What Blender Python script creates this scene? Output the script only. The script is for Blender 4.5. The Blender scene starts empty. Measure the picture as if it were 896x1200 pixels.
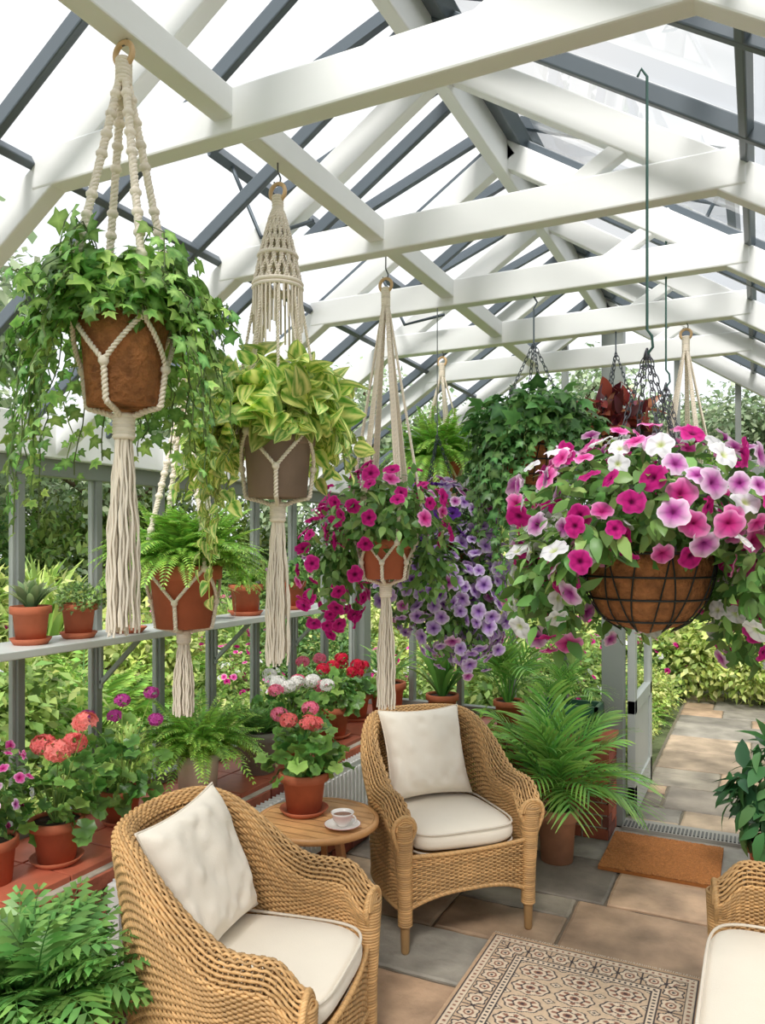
import bpy, math
import numpy as np
from mathutils import Vector
rng=np.random.default_rng(11)
TAU=2*math.pi
def C(r,g,b):
    a=np.array([r,g,b],float)/255
    return np.where(a<=.04045,a/12.92,((a+.055)/1.055)**2.4)
def nrm(a):
    a=np.asarray(a,float); return a/np.maximum(np.linalg.norm(a,axis=-1,keepdims=True),1e-9)
def sstep(t):
    t=np.clip(t,0,1); return t*t*(3-2*t)

# ---------------- materials ----------------
def mk(name,rough=.6,rnd=0,nz=None,bump=None,trans=0,metal=0,spec=.5,sheen=0,gain=1.,hue=0):
    m=bpy.data.materials.new(name); m.use_nodes=True
    nt=m.node_tree; N=nt.nodes; L=nt.links; N.clear()
    out=N.new('ShaderNodeOutputMaterial'); p=N.new('ShaderNodeBsdfPrincipled')
    at=N.new('ShaderNodeAttribute'); at.attribute_name='Col'
    col=at.outputs['Color']
    tc=N.new('ShaderNodeTexCoord'); fac=None
    if nz:
        n=N.new('ShaderNodeTexNoise'); n.inputs['Scale'].default_value=nz[0]; n.inputs['Detail'].default_value=7
        L.new(tc.outputs['Object'],n.inputs['Vector'])
        mr=N.new('ShaderNodeMapRange'); mr.inputs['From Min'].default_value=.3; mr.inputs['From Max'].default_value=.7
        mr.inputs['To Min'].default_value=1-nz[1]; mr.inputs['To Max'].default_value=1+nz[1]
        L.new(n.outputs['Fac'],mr.inputs['Value']); fac=mr.outputs['Result']
    if rnd:
        g=N.new('ShaderNodeNewGeometry'); mr=N.new('ShaderNodeMapRange')
        mr.inputs['To Min'].default_value=(1-rnd)*gain; mr.inputs['To Max'].default_value=(1+rnd)*gain
        L.new(g.outputs['Random Per Island'],mr.inputs['Value'])
        if hue:
            m1=N.new('ShaderNodeMath'); m1.operation='MULTIPLY'; m1.inputs[1].default_value=7.31; L.new(g.outputs['Random Per Island'],m1.inputs[0])
            m2=N.new('ShaderNodeMath'); m2.operation='FRACT'; L.new(m1.outputs[0],m2.inputs[0])
            m3=N.new('ShaderNodeMapRange'); m3.inputs['To Min'].default_value=.5-hue*1.3; m3.inputs['To Max'].default_value=.5+hue*.7; L.new(m2.outputs[0],m3.inputs['Value'])
            hs=N.new('ShaderNodeHueSaturation'); L.new(m3.outputs[0],hs.inputs['Hue']); hs.inputs['Saturation'].default_value=.97; L.new(col,hs.inputs['Color']); col=hs.outputs['Color']
        if fac is None: fac=mr.outputs['Result']
        else:
            mm=N.new('ShaderNodeMath'); mm.operation='MULTIPLY'; L.new(fac,mm.inputs[0]); L.new(mr.outputs['Result'],mm.inputs[1]); fac=mm.outputs[0]
    if fac is not None:
        vm=N.new('ShaderNodeVectorMath'); vm.operation='SCALE'; L.new(col,vm.inputs[0]); L.new(fac,vm.inputs['Scale']); col=vm.outputs['Vector']
    L.new(col,p.inputs['Base Color'])
    p.inputs['Roughness'].default_value=rough; p.inputs['Metallic'].default_value=metal
    p.inputs['Specular IOR Level'].default_value=spec
    if sheen: p.inputs['Sheen Weight'].default_value=sheen
    if bump:
        n=N.new('ShaderNodeTexNoise'); n.inputs['Scale'].default_value=bump[0]; n.inputs['Detail'].default_value=6
        L.new(tc.outputs['Object'],n.inputs['Vector'])
        b=N.new('ShaderNodeBump'); b.inputs['Strength'].default_value=bump[1]; b.inputs['Distance'].default_value=bump[2]
        L.new(n.outputs['Fac'],b.inputs['Height']); L.new(b.outputs['Normal'],p.inputs['Normal'])
    if trans:
        t=N.new('ShaderNodeBsdfTranslucent'); L.new(col,t.inputs['Color'])
        mx=N.new('ShaderNodeMixShader'); mx.inputs[0].default_value=trans
        L.new(p.outputs[0],mx.inputs[1]); L.new(t.outputs[0],mx.inputs[2]); L.new(mx.outputs[0],out.inputs[0])
    else: L.new(p.outputs[0],out.inputs[0])
    return m
def mkglass(name):
    m=bpy.data.materials.new(name); m.use_nodes=True
    nt=m.node_tree; N=nt.nodes; L=nt.links; N.clear()
    out=N.new('ShaderNodeOutputMaterial'); t=N.new('ShaderNodeBsdfTransparent'); g=N.new('ShaderNodeBsdfGlossy')
    t.inputs['Color'].default_value=(.985,.985,.985,1); g.inputs['Roughness'].default_value=.02
    mx=N.new('ShaderNodeMixShader'); fr=N.new('ShaderNodeLayerWeight'); fr.inputs['Blend'].default_value=.12
    ms=N.new('ShaderNodeMath'); ms.operation='MULTIPLY'; ms.inputs[1].default_value=.35
    L.new(fr.outputs['Fresnel'],ms.inputs[0]); L.new(ms.outputs[0],mx.inputs[0])
    L.new(t.outputs[0],mx.inputs[1]); L.new(g.outputs[0],mx.inputs[2]); L.new(mx.outputs[0],out.inputs[0])
    return m
M={
 'leaf':mk('leaf',.36,.4,None,None,.32,gain=1.6,hue=.022),
 'petal':mk('petal',.6,.12,None,None,.35,spec=.2,gain=1.1),
 'garden':mk('garden_leaf',.5,.45,None,None,.35,gain=1.25,hue=.025),
 'terra':mk('terracotta',.8,0,(9,.18),(60,.25,.004)),
 'soil':mk('soil',.95,0,(40,.4),(60,.8,.01)),
 'coir':mk('coir',.95,0,(45,.35),(90,1,.01)),
 'rope':mk('cotton_rope',.9,.06,None,None,0,sheen=.2),
 'white':mk('painted_timber',.45,0,(3,.03),(25,.1,.003)),
 'grey':mk('frame_grey',.4,0,(5,.04)),
 'dark':mk('glazing_bar',.35,0,(5,.05)),
 'brick':mk('brick',.9,.2,(18,.18),(50,.6,.006)),
 'mortar':mk('mortar',.95,0,(30,.12),(60,.5,.004)),
 'tile':mk('quarry_tile',.45,.12,(12,.12),(30,.2,.003)),
 'stone':mk('flagstone',.62,.16,(5,.38),(8,.9,.02)),
 'wicker':mk('wicker',.5,.16,(9,.16)),
 'linen':mk('linen',.95,0,(6,.03),(260,.4,.0015),sheen=.3),
 'wood':mk('teak',.45,.12,(14,.15),(60,.15,.002)),
 'metal':mk('iron',.5,0,None,None,0,.3),
 'ceramic':mk('ceramic',.18),
 'paint':mk('enamel',.35),
 'rug':mk('rug_pile',.98,0,(60,.12),(300,.6,.003)),
 'ground':mk('grass_ground',.95,0,(6,.35),(30,.8,.03)),
 'bark':mk('bark',.95,0,(20,.3),(40,.8,.02)),
 'glass':mkglass('glass_pane'),
}
WHITE=C(238,239,238); GREY=C(134,139,134); DARK=C(88,98,106); TERRA=C(184,102,70); ROPE=C(240,228,210)

# ---------------- mesh builder ----------------
class MB:
    def __init__(s): s.V=[];s.Cc=[];s.Q=[];s.T=[];s.Qm=[];s.Tm=[];s.Qs=[];s.Ts=[];s.n=0;s.mats=[]
    def mi(s,m):
        if m not in s.mats: s.mats.append(m)
        return s.mats.index(m)
    def add(s,V,Q=None,T=None,col=(1,1,1),mat='leaf',sm=True):
        V=np.asarray(V,float).reshape(-1,3); k=len(V); col=np.asarray(col,float)
        if col.ndim==1: col=np.tile(col,(k,1))
        i=s.mi(mat); s.V.append(V); s.Cc.append(col)
        if Q is not None and len(Q):
            Q=np.asarray(Q,int).reshape(-1,4)+s.n; s.Q.append(Q); s.Qm.append(np.full(len(Q),i)); s.Qs.append(np.full(len(Q),sm))
        if T is not None and len(T):
            T=np.asarray(T,int).reshape(-1,3)+s.n; s.T.append(T); s.Tm.append(np.full(len(T),i)); s.Ts.append(np.full(len(T),sm))
        s.n+=k
    def inst(s,tpl,R,P,S=1.,mul=None,mat='leaf'):
        V,Q,T,Co=tpl; K=len(P)
        if K==0: return
        n=len(V); S=np.broadcast_to(np.asarray(S,float),(K,))
        VV=np.einsum('kij,nj->kni',R,V)*S[:,None,None]+np.asarray(P)[:,None,:]
        CC=np.tile(Co,(K,1,1))
        if mul is not None: CC=CC*mul[:,None,:]
        off=(np.arange(K)*n)[:,None,None]
        QQ=(np.asarray(Q,int).reshape(-1,4)[None]+off).reshape(-1,4) if len(Q) else None
        TT=(np.asarray(T,int).reshape(-1,3)[None]+off).reshape(-1,3) if len(T) else None
        s.add(VV.reshape(-1,3),QQ,TT,CC.reshape(-1,3),mat)
    def mesh(s,name):
        V=np.concatenate(s.V).astype(np.float32); Co=np.concatenate(s.Cc)
        if name.startswith('potted'):
            V[:,0]=np.maximum(V[:,0],-2.365); V[:,1]=np.minimum(V[:,1],4.56)
        Q=np.concatenate(s.Q) if s.Q else np.zeros((0,4),int); T=np.concatenate(s.T) if s.T else np.zeros((0,3),int)
        mi=np.concatenate(s.Qm+s.Tm); sm=np.concatenate(s.Qs+s.Ts)
        me=bpy.data.meshes.new(name)
        me.vertices.add(len(V)); me.vertices.foreach_set('co',V.ravel())
        lo=np.concatenate([Q.ravel(),T.ravel()]).astype(np.int32)
        me.loops.add(len(lo)); me.loops.foreach_set('vertex_index',lo)
        st=np.concatenate([np.arange(len(Q))*4,len(Q)*4+np.arange(len(T))*3]).astype(np.int32)
        me.polygons.add(len(st)); me.polygons.foreach_set('loop_start',st)
        me.polygons.foreach_set('material_index',mi.astype(np.int32))
        me.update(calc_edges=True)
        me.polygons.foreach_set('use_smooth',sm.astype(bool))
        ca=me.color_attributes.new('Col','FLOAT_COLOR','POINT')
        ca.data.foreach_set('color',np.hstack([Co,np.ones((len(Co),1))]).astype(np.float32).ravel())
        for m in s.mats: me.materials.append(M[m])
        me.validate(); me.update()
        return me
    def build(s,name,parent=None,bevel=0,loc=None,rot=0):
        o=bpy.data.objects.new(name,s.mesh(name)); bpy.context.collection.objects.link(o)
        if parent: o.parent=parent
        if loc is not None: o.location=loc
        o.rotation_euler[2]=rot
        if bevel:
            b=o.modifiers.new('bevel','BEVEL'); b.width=bevel; b.segments=2; b.limit_method='ANGLE'
        return o
def link(me,name,loc,rot=0,scale=(1,1,1),parent=None):
    o=bpy.data.objects.new(name,me); bpy.context.collection.objects.link(o); o.location=loc; o.rotation_euler[2]=rot; o.scale=scale
    if parent: o.parent=parent
    return o
BQ=[(0,3,2,1),(4,5,6,7),(0,1,5,4),(1,2,6,5),(2,3,7,6),(3,0,4,7)]
def box(mb,lo,hi,col,mat):
    x0,y0,z0=lo;x1,y1,z1=hi
    mb.add([(x0,y0,z0),(x1,y0,z0),(x1,y1,z0),(x0,y1,z0),(x0,y0,z1),(x1,y0,z1),(x1,y1,z1),(x0,y1,z1)],BQ,None,col,mat,False)
def beam(mb,a,b,w,h,col,mat,up=(0,0,1)):
    a=np.array(a,float);b=np.array(b,float);d=nrm(b-a);x=nrm(np.cross(d,up));u=np.cross(x,d)
    V=[]
    for p in (a,b):
        for sx,su in ((-1,-1),(1,-1),(1,1),(-1,1)): V.append(p+x*sx*w/2+u*su*h/2)
    mb.add(V,[(0,1,2,3),(7,6,5,4),(0,4,5,1),(1,5,6,2),(2,6,7,3),(3,7,4,0)],None,col,mat,False)
def lathe(mb,prof,c,col,mat,seg=28,noise=0):
    prof=np.array(prof,float); n=len(prof); a=np.arange(seg)/seg*TAU
    r=prof[:,0][:,None]; V=np.stack([r*np.cos(a),r*np.sin(a),np.repeat(prof[:,1][:,None],seg,1)],-1)
    if noise: V=V*(1+rng.normal(0,noise,(n,seg,1))*[1,1,0])
    V=V.reshape(-1,3)+np.array(c)
    Q=[]
    for i in range(n-1):
        for j in range(seg):
            k=(j+1)%seg; Q.append((i*seg+j,i*seg+k,(i+1)*seg+k,(i+1)*seg+j))
    col=np.asarray(col)
    if col.ndim==2: col=np.repeat(col,seg,0)
    mb.add(V,Q,None,col,mat)
def tube(mb,P,r,sides,col,mat,closed=False):
    P=np.asarray(P,float); n=len(P)
    if closed: T=nrm(np.roll(P,-1,0)-np.roll(P,1,0))
    else:
        T=np.empty_like(P); T[1:-1]=P[2:]-P[:-2]; T[0]=P[1]-P[0]; T[-1]=P[-1]-P[-2]; T=nrm(T)
    ref=np.array([1,0,0.]) if abs(T[0][0])<.8 else np.array([0,1,0.])
    X=np.empty_like(P); x=nrm(ref-T[0]*np.dot(ref,T[0]))
    for i in range(n):
        x=x-T[i]*np.dot(x,T[i]); x=x/max(np.linalg.norm(x),1e-9); X[i]=x
    Y=np.cross(T,X); a=np.arange(sides)/sides*TAU
    r=np.broadcast_to(np.asarray(r,float),(n,))
    V=P[:,None]+r[:,None,None]*(X[:,None]*np.cos(a)[None,:,None]+Y[:,None]*np.sin(a)[None,:,None])
    m=n if closed else n-1
    i=np.arange(m)[:,None]; j=np.arange(sides)[None]; k=(j+1)%sides; i2=(i+1)%n
    Q=np.stack([i*sides+j,i*sides+k,i2*sides+k,i2*sides+j],-1).reshape(-1,4)
    mb.add(V.reshape(-1,3),Q,None,col,mat)
    return X,Y
def resample(P,step):
    P=np.asarray(P,float); d=np.r_[0,np.cumsum(np.linalg.norm(np.diff(P,axis=0),axis=1))]
    n=max(int(d[-1]/step),2); t=np.linspace(0,d[-1],n+1)
    return np.stack([np.interp(t,d,P[:,i]) for i in range(3)],1)
def rope(mb,P,r,pitch,col=ROPE,mat='rope',strands=2,sides=5,fat=.58):
    P=resample(P,pitch/7); n=len(P)
    T=np.gradient(P,axis=0); T=nrm(T); x=np.array([1,0,0.]) if abs(T[0][0])<.8 else np.array([0,1,0.])
    X=np.empty_like(P)
    for i in range(n):
        x=x-T[i]*np.dot(x,T[i]); x=x/np.linalg.norm(x); X[i]=x
    Y=np.cross(T,X); ph=np.arange(n)/7*TAU
    for s in range(strands):
        q=ph+s*TAU/strands
        tube(mb,P+r*.5*(X*np.cos(q)[:,None]+Y*np.sin(q)[:,None]),r*fat,sides,col,mat)
def sphere(mb,c,r,col,mat,seg=8,squash=1):
    a=np.linspace(-math.pi/2,math.pi/2,6); lathe(mb,[(max(r*math.cos(t),1e-4),r*math.sin(t)*squash) for t in a],c,col,mat,seg)
def torus(mb,c,R,r,col,mat,axis='y',seg=20,sides=6):
    a=np.arange(seg)/seg*TAU
    if axis=='y': P=np.stack([R*np.cos(a),0*a,R*np.sin(a)],1)
    elif axis=='z': P=np.stack([R*np.cos(a),R*np.sin(a),0*a],1)
    else: P=np.stack([0*a,R*np.cos(a),R*np.sin(a)],1)
    tube(mb,P+np.array(c),r,sides,col,mat,True)

# ---------------- leaf templates ----------------
def frames(d,n):
    y=nrm(d); x=nrm(np.cross(y,n)); z=np.cross(x,y); return np.stack([x,y,z],-1)
def leaf_t(w=.3,fold=.15,curl=.25,col=C(70,120,40),mid=None,ts=(0,.22,.5,.78,1),ws=(.1,.85,1,.6,0)):
    V=[];Co=[]; mid=col if mid is None else mid
    for t,k in zip(ts,ws):
        for sx in(-1,0,1): V.append((sx*w*k,t,-curl*t*t+fold*abs(sx)*w*k)); Co.append(mid if sx==0 else col)
    Q=[]
    for i in range(len(ts)-1):
        b=i*3; Q+=[(b,b+1,b+4,b+3),(b+1,b+2,b+5,b+4)]
    return np.array(V),Q,[],np.array(Co)
def simple_leaf(w,col,curl=.15):
    V=np.array([(0,0,0),(w,.45,.06),(0,1,-curl),(-w,.45,.06),(0,.5,-.03)]); return V,[],[(0,1,4),(1,2,4),(2,3,4),(3,0,4)],np.tile(col,(5,1))
def fan_t(out,cen,col,ccol,zc=0.03,zo=None):
    n=len(out); V=[(cen[0],cen[1],zc)]+[(p[0],p[1],(zo[i] if zo is not None else 0)) for i,p in enumerate(out)]
    return np.array(V,float),[],[(0,1+i,1+(i+1)%n) for i in range(n)],np.array([ccol]+[col]*n)
def ivy_t(col,ccol):
    h=[(0,0),(.2,-.16),(.46,-.02),(.34,.22),(.58,.46),(.26,.5),(0,1.0)]
    o=h+[(-x,y) for x,y in h[-2:0:-1]]; z=[0,-.05,-.12,.0,-.14,.0,-.22,.0,-.14,0,-.12,-.05]
    return fan_t(o,(0,.3),col,ccol,.04,z)
def ger_t(col,ccol):
    o=[];z=[]
    for i in range(18):
        a=-math.pi/2+i/18*TAU; r=.5*(1+.07*math.cos(i*math.pi)); 
        if i==0: r=.12
        o.append((r*math.cos(a),.45+r*math.sin(a))); z.append(.07*math.sin(i*TAU/18*5)+.04)
    V,Q,T,Co=fan_t(o,(0,.42),col,ccol,-.05,z); return V,Q,T,Co
def flower_t(col,throat,edge=None,mid=None,seed=0):
    r_=np.random.default_rng(seed)
    n=20; edge=col if edge is None else edge; mid=col if mid is None else mid
    V=[(0,0,-.4)];Co=[throat*.8]; R=[(.11,-.14,throat),(.36,.0,mid),(.72,.06,col),(1.,.02,edge)]
    lb=r_.uniform(.88,1.08,5)
    for k,(r,z,c) in enumerate(R):
        for i in range(n):
            a=i/n*TAU; ph=abs(math.cos(2.5*a))**.45; L=lb[int((i+2)/4)%5]
            rr=r*((.84+.16*ph)*L if k==3 else (.95+.05*ph if k==2 else 1)); zz=z+((.08-.16*ph)+r_.normal(0,.07) if k==3 else (r_.normal(0,.02) if k==2 else 0))
            V.append((rr*math.cos(a),rr*math.sin(a),zz)); Co.append(c*(.72 if (k==2 and i%4==0) else (.8 if k==1 and i%4==0 else 1)))
    T=[(0,1+i,1+(i+1)%n) for i in range(n)];Q=[]
    for k in range(3):
        b=1+k*n
        for i in range(n): j=(i+1)%n; Q.append((b+i,b+n+i,b+n+j,b+j))
    return np.array(V),Q,T,np.array(Co)
def floret_t(col,cen):
    n=10;V=[(0,0,-.15)];Co=[cen]
    for i in range(n):
        r=1 if i%2==0 else .5; a=i/n*TAU; V.append((r*math.cos(a),r*math.sin(a),.05)); Co.append(col)
    return np.array(V),[],[(0,1+i,1+(i+1)%n) for i in range(n)],np.array(Co)
def fern_t(col,tipc,arch=.5,pairs=24,pl=.14,pw=.02,droop=.05,rise=.5):
    V=[];T=[];Q=[];Co=[]
    def rach(t): return np.array([0,t*(1-.25*arch*t),rise*t-arch*t*t*1.15])
    for i in range(9):
        t=i/8; p=rach(t); r=.008*(1-t)+.002; V+=[p+[-r,0,0],p+[r,0,0]]; Co+=[col*.8]*2
        if i<8: b=i*2; Q.append((b,b+1,b+3,b+2))
    for i in range(pairs):
        t=.06+.93*i/(pairs-1); L=pl*math.sin(math.pi*min(.12+.86*t**.8,.99))**.7+.01
        p=rach(t); tg=nrm(rach(min(t+.02,1))-rach(t-.02))
        for sx in(-1,1):
            d=nrm(np.array([sx,0,0])*.92+tg*.38); b=len(V); e=p+d*L; m=p+d*L*.45
            V+=[p-tg*pw*.4,m-tg*pw+[0,0,.006],e+[0,0,-droop*L*4],m+tg*pw+[0,0,.006]]
            cc=col*(1-t*.5)+tipc*t*.5; Co+=[cc*.85,cc,tipc,cc]; Q.append((b,b+1,b+2,b+3))
    return np.array(V),Q,T,np.array(Co)
def palm_t(col,tipc,arch=.5,pairs=10,ll=.5,lw=.032,rise=.8,start=.3):
    V=[];Q=[];Co=[]
    def rach(t): return np.array([0,t*(1-.15*arch*t),rise*t-arch*t*t])
    for i in range(11):
        t=i/10;p=rach(t);r=.011*(1-t)+.003
        V+=[p+[-r,0,0],p+[r,0,0]];Co+=[col*.9]*2
        if i<10:b=i*2;Q.append((b,b+1,b+3,b+2))
    for i in range(pairs):
        t=start+(1-start)*i/(pairs-1); L=ll*(.55+.45*math.sin(math.pi*min((t-start)/(1-start)*.8+.2,1)))
        p=rach(t);tg=nrm(rach(min(t+.02,1))-rach(t-.02))
        for sx in(-1,1):
            d=nrm(np.array([sx,0,.25])*.75+tg*(.65+.5*t)); w=tg
            prev=None
            for q,wk in((0,.4),(.25,1),(.5,1),(.75,.7),(1,.05)):
                c=p+d*L*q+np.array([0,0,-.34*L*q*q]); b=len(V)
                V+=[c-w*lw*wk*.5+[0,0,.004],c+w*lw*wk+[0,0,0]]; cc=col*(1-q)+tipc*q; Co+=[cc,cc]
                if prev is not None: Q.append((prev,prev+1,b+1,b))
                prev=b
    return np.array(V),Q,[],np.array(Co)
def strap_t(col,tip,arch=.6,w=.05,rise=.9):
    V=[];Q=[];Co=[]
    for i in range(8):
        t=i/7; ww=w*math.sin(math.pi*(.15+.84*t))**.8
        V+=[(-ww,t*.9,rise*t-arch*t*t+ww*.4),(0,t*.9,rise*t-arch*t*t),(ww,t*.9,rise*t-arch*t*t+ww*.4)];Co+=[col*(1-t)+tip*t]*3
        if i<7:b=i*3;Q+=[(b,b+1,b+4,b+3),(b+1,b+2,b+5,b+4)]
    return np.array(V,float),Q,[],np.array(Co)
IVY=[ivy_t(C(94,140,58),C(148,186,104)),ivy_t(C(148,182,94),C(98,146,64)),ivy_t(C(70,116,48),C(126,168,92))]
IVYD=[ivy_t(C(60,104,50),C(110,154,84)),ivy_t(C(86,130,64),C(68,110,54)),ivy_t(C(48,90,42),C(92,136,72))]
GER=[ger_t(C(94,142,62),C(70,110,48)),ger_t(C(76,124,54),C(54,92,42)),ger_t(C(116,158,76),C(94,132,58))]
PETL=[leaf_t(.26,.2,.3,C(90,132,62)),leaf_t(.3,.15,.15,C(72,112,52)),leaf_t(.24,.2,.4,C(116,152,82))]
def pothos_t():
    V=[];Co=[];G=C(80,140,44);Yl=C(216,218,136)
    ts=(0,.08,.2,.36,.52,.68,.84,1);ws=(.1,.7,1,1,.88,.68,.4,0);ph=rng.uniform(0,6);p2=rng.uniform(1.5,3)
    for a,(t,k) in enumerate(zip(ts,ws)):
        for j,sx in enumerate((-1,-.65,-.3,0,.3,.65,1)):
            V.append((sx*.36*k,t,-.28*t*t+.1*abs(sx)*k)); m=.42+.9*math.sin(ph+p2*j+.6*a); m=min(max(m,0),1); Co.append(G*(1-m)+Yl*m)
    Q=[]
    for i in range(len(ts)-1):
        for j in range(6): b=i*7+j;Q.append((b,b+1,b+8,b+7))
    return np.array(V),Q,[],np.array(Co)
POTH=[pothos_t() for _ in range(6)]
def FV(col,thr,edge,mid=None): return [flower_t(col,thr,edge,mid,s) for s in (1,2,3)]
MAG=FV(C(200,28,128),C(110,6,70),C(222,70,160)); PNK=FV(C(232,110,180),C(170,24,104),C(248,172,216),C(214,60,146))
WHT=FV(C(244,242,246),C(206,216,150),C(250,249,252)); PAL=FV(C(230,178,220),C(140,40,120),C(246,226,244),C(190,90,170))
LIL=FV(C(214,188,236),C(110,60,150),C(238,228,248),C(184,140,214)); PUR=FV(C(92,36,140),C(40,10,60),C(116,56,166))
FERN=[fern_t(C(102,154,54),C(150,190,84),a,rise=r) for a,r in((.35,.45),(.7,.6),(1.0,.6),(.85,.9))]
FERND=[fern_t(C(70,120,52),C(108,154,76),a,pairs=15,pl=.24,pw=.034,rise=r) for a,r in((.4,.5),(.7,.6),(.8,.9))]
PALM=[palm_t(C(76,130,50),C(126,168,78),a,rise=r) for a,r in((.5,.9),(.8,1.),(.9,.8),(.6,1.3))]

def mound(mb,tp,c,rad,n,size,mat='leaf',shell=(.65,1),zmin=-9,zmax=9,droop=.4,ok=None):
    d=nrm(rng.normal(size=(n,3))); r=rng.uniform(shell[0],shell[1],n)[:,None]
    P=np.array(c)+d*np.array(rad)*r
    k=(P[:,2]>zmin)&(P[:,2]<zmax)
    if ok is not None: k&=ok(P)
    P=P[k];d=d[k];n=len(P)
    out=d*[1,1,.5]; D=nrm(out*.8+[0,0,-droop]+rng.normal(0,.45,(n,3))); Nn=nrm(d+[0,0,.7]+rng.normal(0,.35,(n,3)))
    R=frames(D,Nn); S=size*rng.uniform(.65,1.2,n); w=rng.integers(0,len(tp),n)
    for i,t in enumerate(tp):
        m=w==i; mb.inst(t,R[m],P[m],S[m],None,mat)
def blooms(mb,tp,c,rad,n,size,zmin=-9,zmax=9,mind=.7,ok=None,w=None,keep=None):
    keep=[] if keep is None else keep; D=[]
    P=[]
    for _ in range(n*16):
        if len(P)>=n: break
        d=nrm(rng.normal(size=3)); p=np.array(c)+d*np.array(rad)*rng.uniform(.98,1.14)
        if p[2]<zmin or p[2]>zmax: continue
        if ok is not None and not ok(p[None])[0]: continue
        if keep and np.min(np.sum((np.array(keep)-p)**2,1))<(size*2*mind)**2: continue
        P.append(p);D.append(d);keep.append(p)
    if not P: return
    P=np.array(P);D=np.array(D);n=len(P); Nn=nrm(D+[0,0,.15]+rng.normal(0,.38,(n,3)))
    x=nrm(np.cross(rng.normal(size=(n,3)),Nn)); y=np.cross(Nn,x); R=np.stack([x,y,Nn],-1)
    S=size*rng.uniform(.75,1.18,n); idx=rng.choice(len(tp),n,p=w); va=rng.integers(0,3,n)
    for i,t in enumerate(tp):
        for v in range(3):
            m=(idx==i)&(va==v); mb.inst(t[v],R[m],P[m],S[m],None,'petal')
def fronds(mb,tp,c,n,L,jit=.02,mat='leaf',az=None,tilt=(0,.5)):
    a=rng.uniform(0,TAU,n) if az is None else rng.uniform(az[0],az[1],n)
    if az is None: a=np.arange(n)*2.399+rng.normal(0,.2,n)
    el=rng.uniform(tilt[0],tilt[1],n)
    D=np.stack([np.cos(a)*np.cos(el),np.sin(a)*np.cos(el),np.sin(el)],1); U=np.stack([-np.cos(a)*np.sin(el),-np.sin(a)*np.sin(el),np.cos(el)],1)+rng.normal(0,.12,(n,3))
    R=frames(D,U); P=np.array(c)+np.stack([np.cos(a),np.sin(a),0*a],1)*jit; S=rng.uniform(L[0],L[1],n); w=rng.integers(0,len(tp),n)
    for i,t in enumerate(tp):
        m=w==i; mb.inst(t,R[m],P[m],S[m],None,mat)
def vines(mb,tp,c,n,r0,reach,drop,size,step=.03,az=None,stem=C(90,110,60),up=.05):
    for i in range(n):
        a=rng.uniform(0,TAU) if az is None else rng.uniform(az[0],az[1])
        re=rng.uniform(*reach);dr=rng.uniform(*drop);t=np.linspace(0,1,14)
        rad=r0*.4+re*(1-np.exp(-3.2*t)); zz=up*rng.uniform(.3,1.3)*np.sin(np.minimum(t*3,1)*math.pi)-dr*t**1.5
        aa=a+np.cumsum(rng.normal(0,.04,14)); P=np.stack([c[0]+rad*np.cos(aa),c[1]+rad*np.sin(aa),c[2]+zz],1); P[1:]+=rng.normal(0,.004,(13,3))
        tube(mb,P,.0014,3,stem,'leaf'); Q=resample(P,step)[1:]; m=len(Q)
        o=np.stack([np.full(m,math.cos(a)),np.full(m,math.sin(a)),np.zeros(m)],1); side=np.cross(o,[0,0,1])*np.where(np.arange(m)%2==0,1,-1)[:,None]
        D=nrm(o*.4+side*.7+[0,0,-.55]+rng.normal(0,.3,(m,3))); Nn=nrm(o+[0,0,.5]+rng.normal(0,.3,(m,3)))
        R=frames(D,Nn); S=size*rng.uniform(.6,1.15,m)*(1-.35*np.linspace(0,1,m)); w=rng.integers(0,len(tp),m)
        Q=Q+side*.008
        for k,tt in enumerate(tp): q=w==k; mb.inst(tt,R[q],Q[q],S[q])

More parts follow.
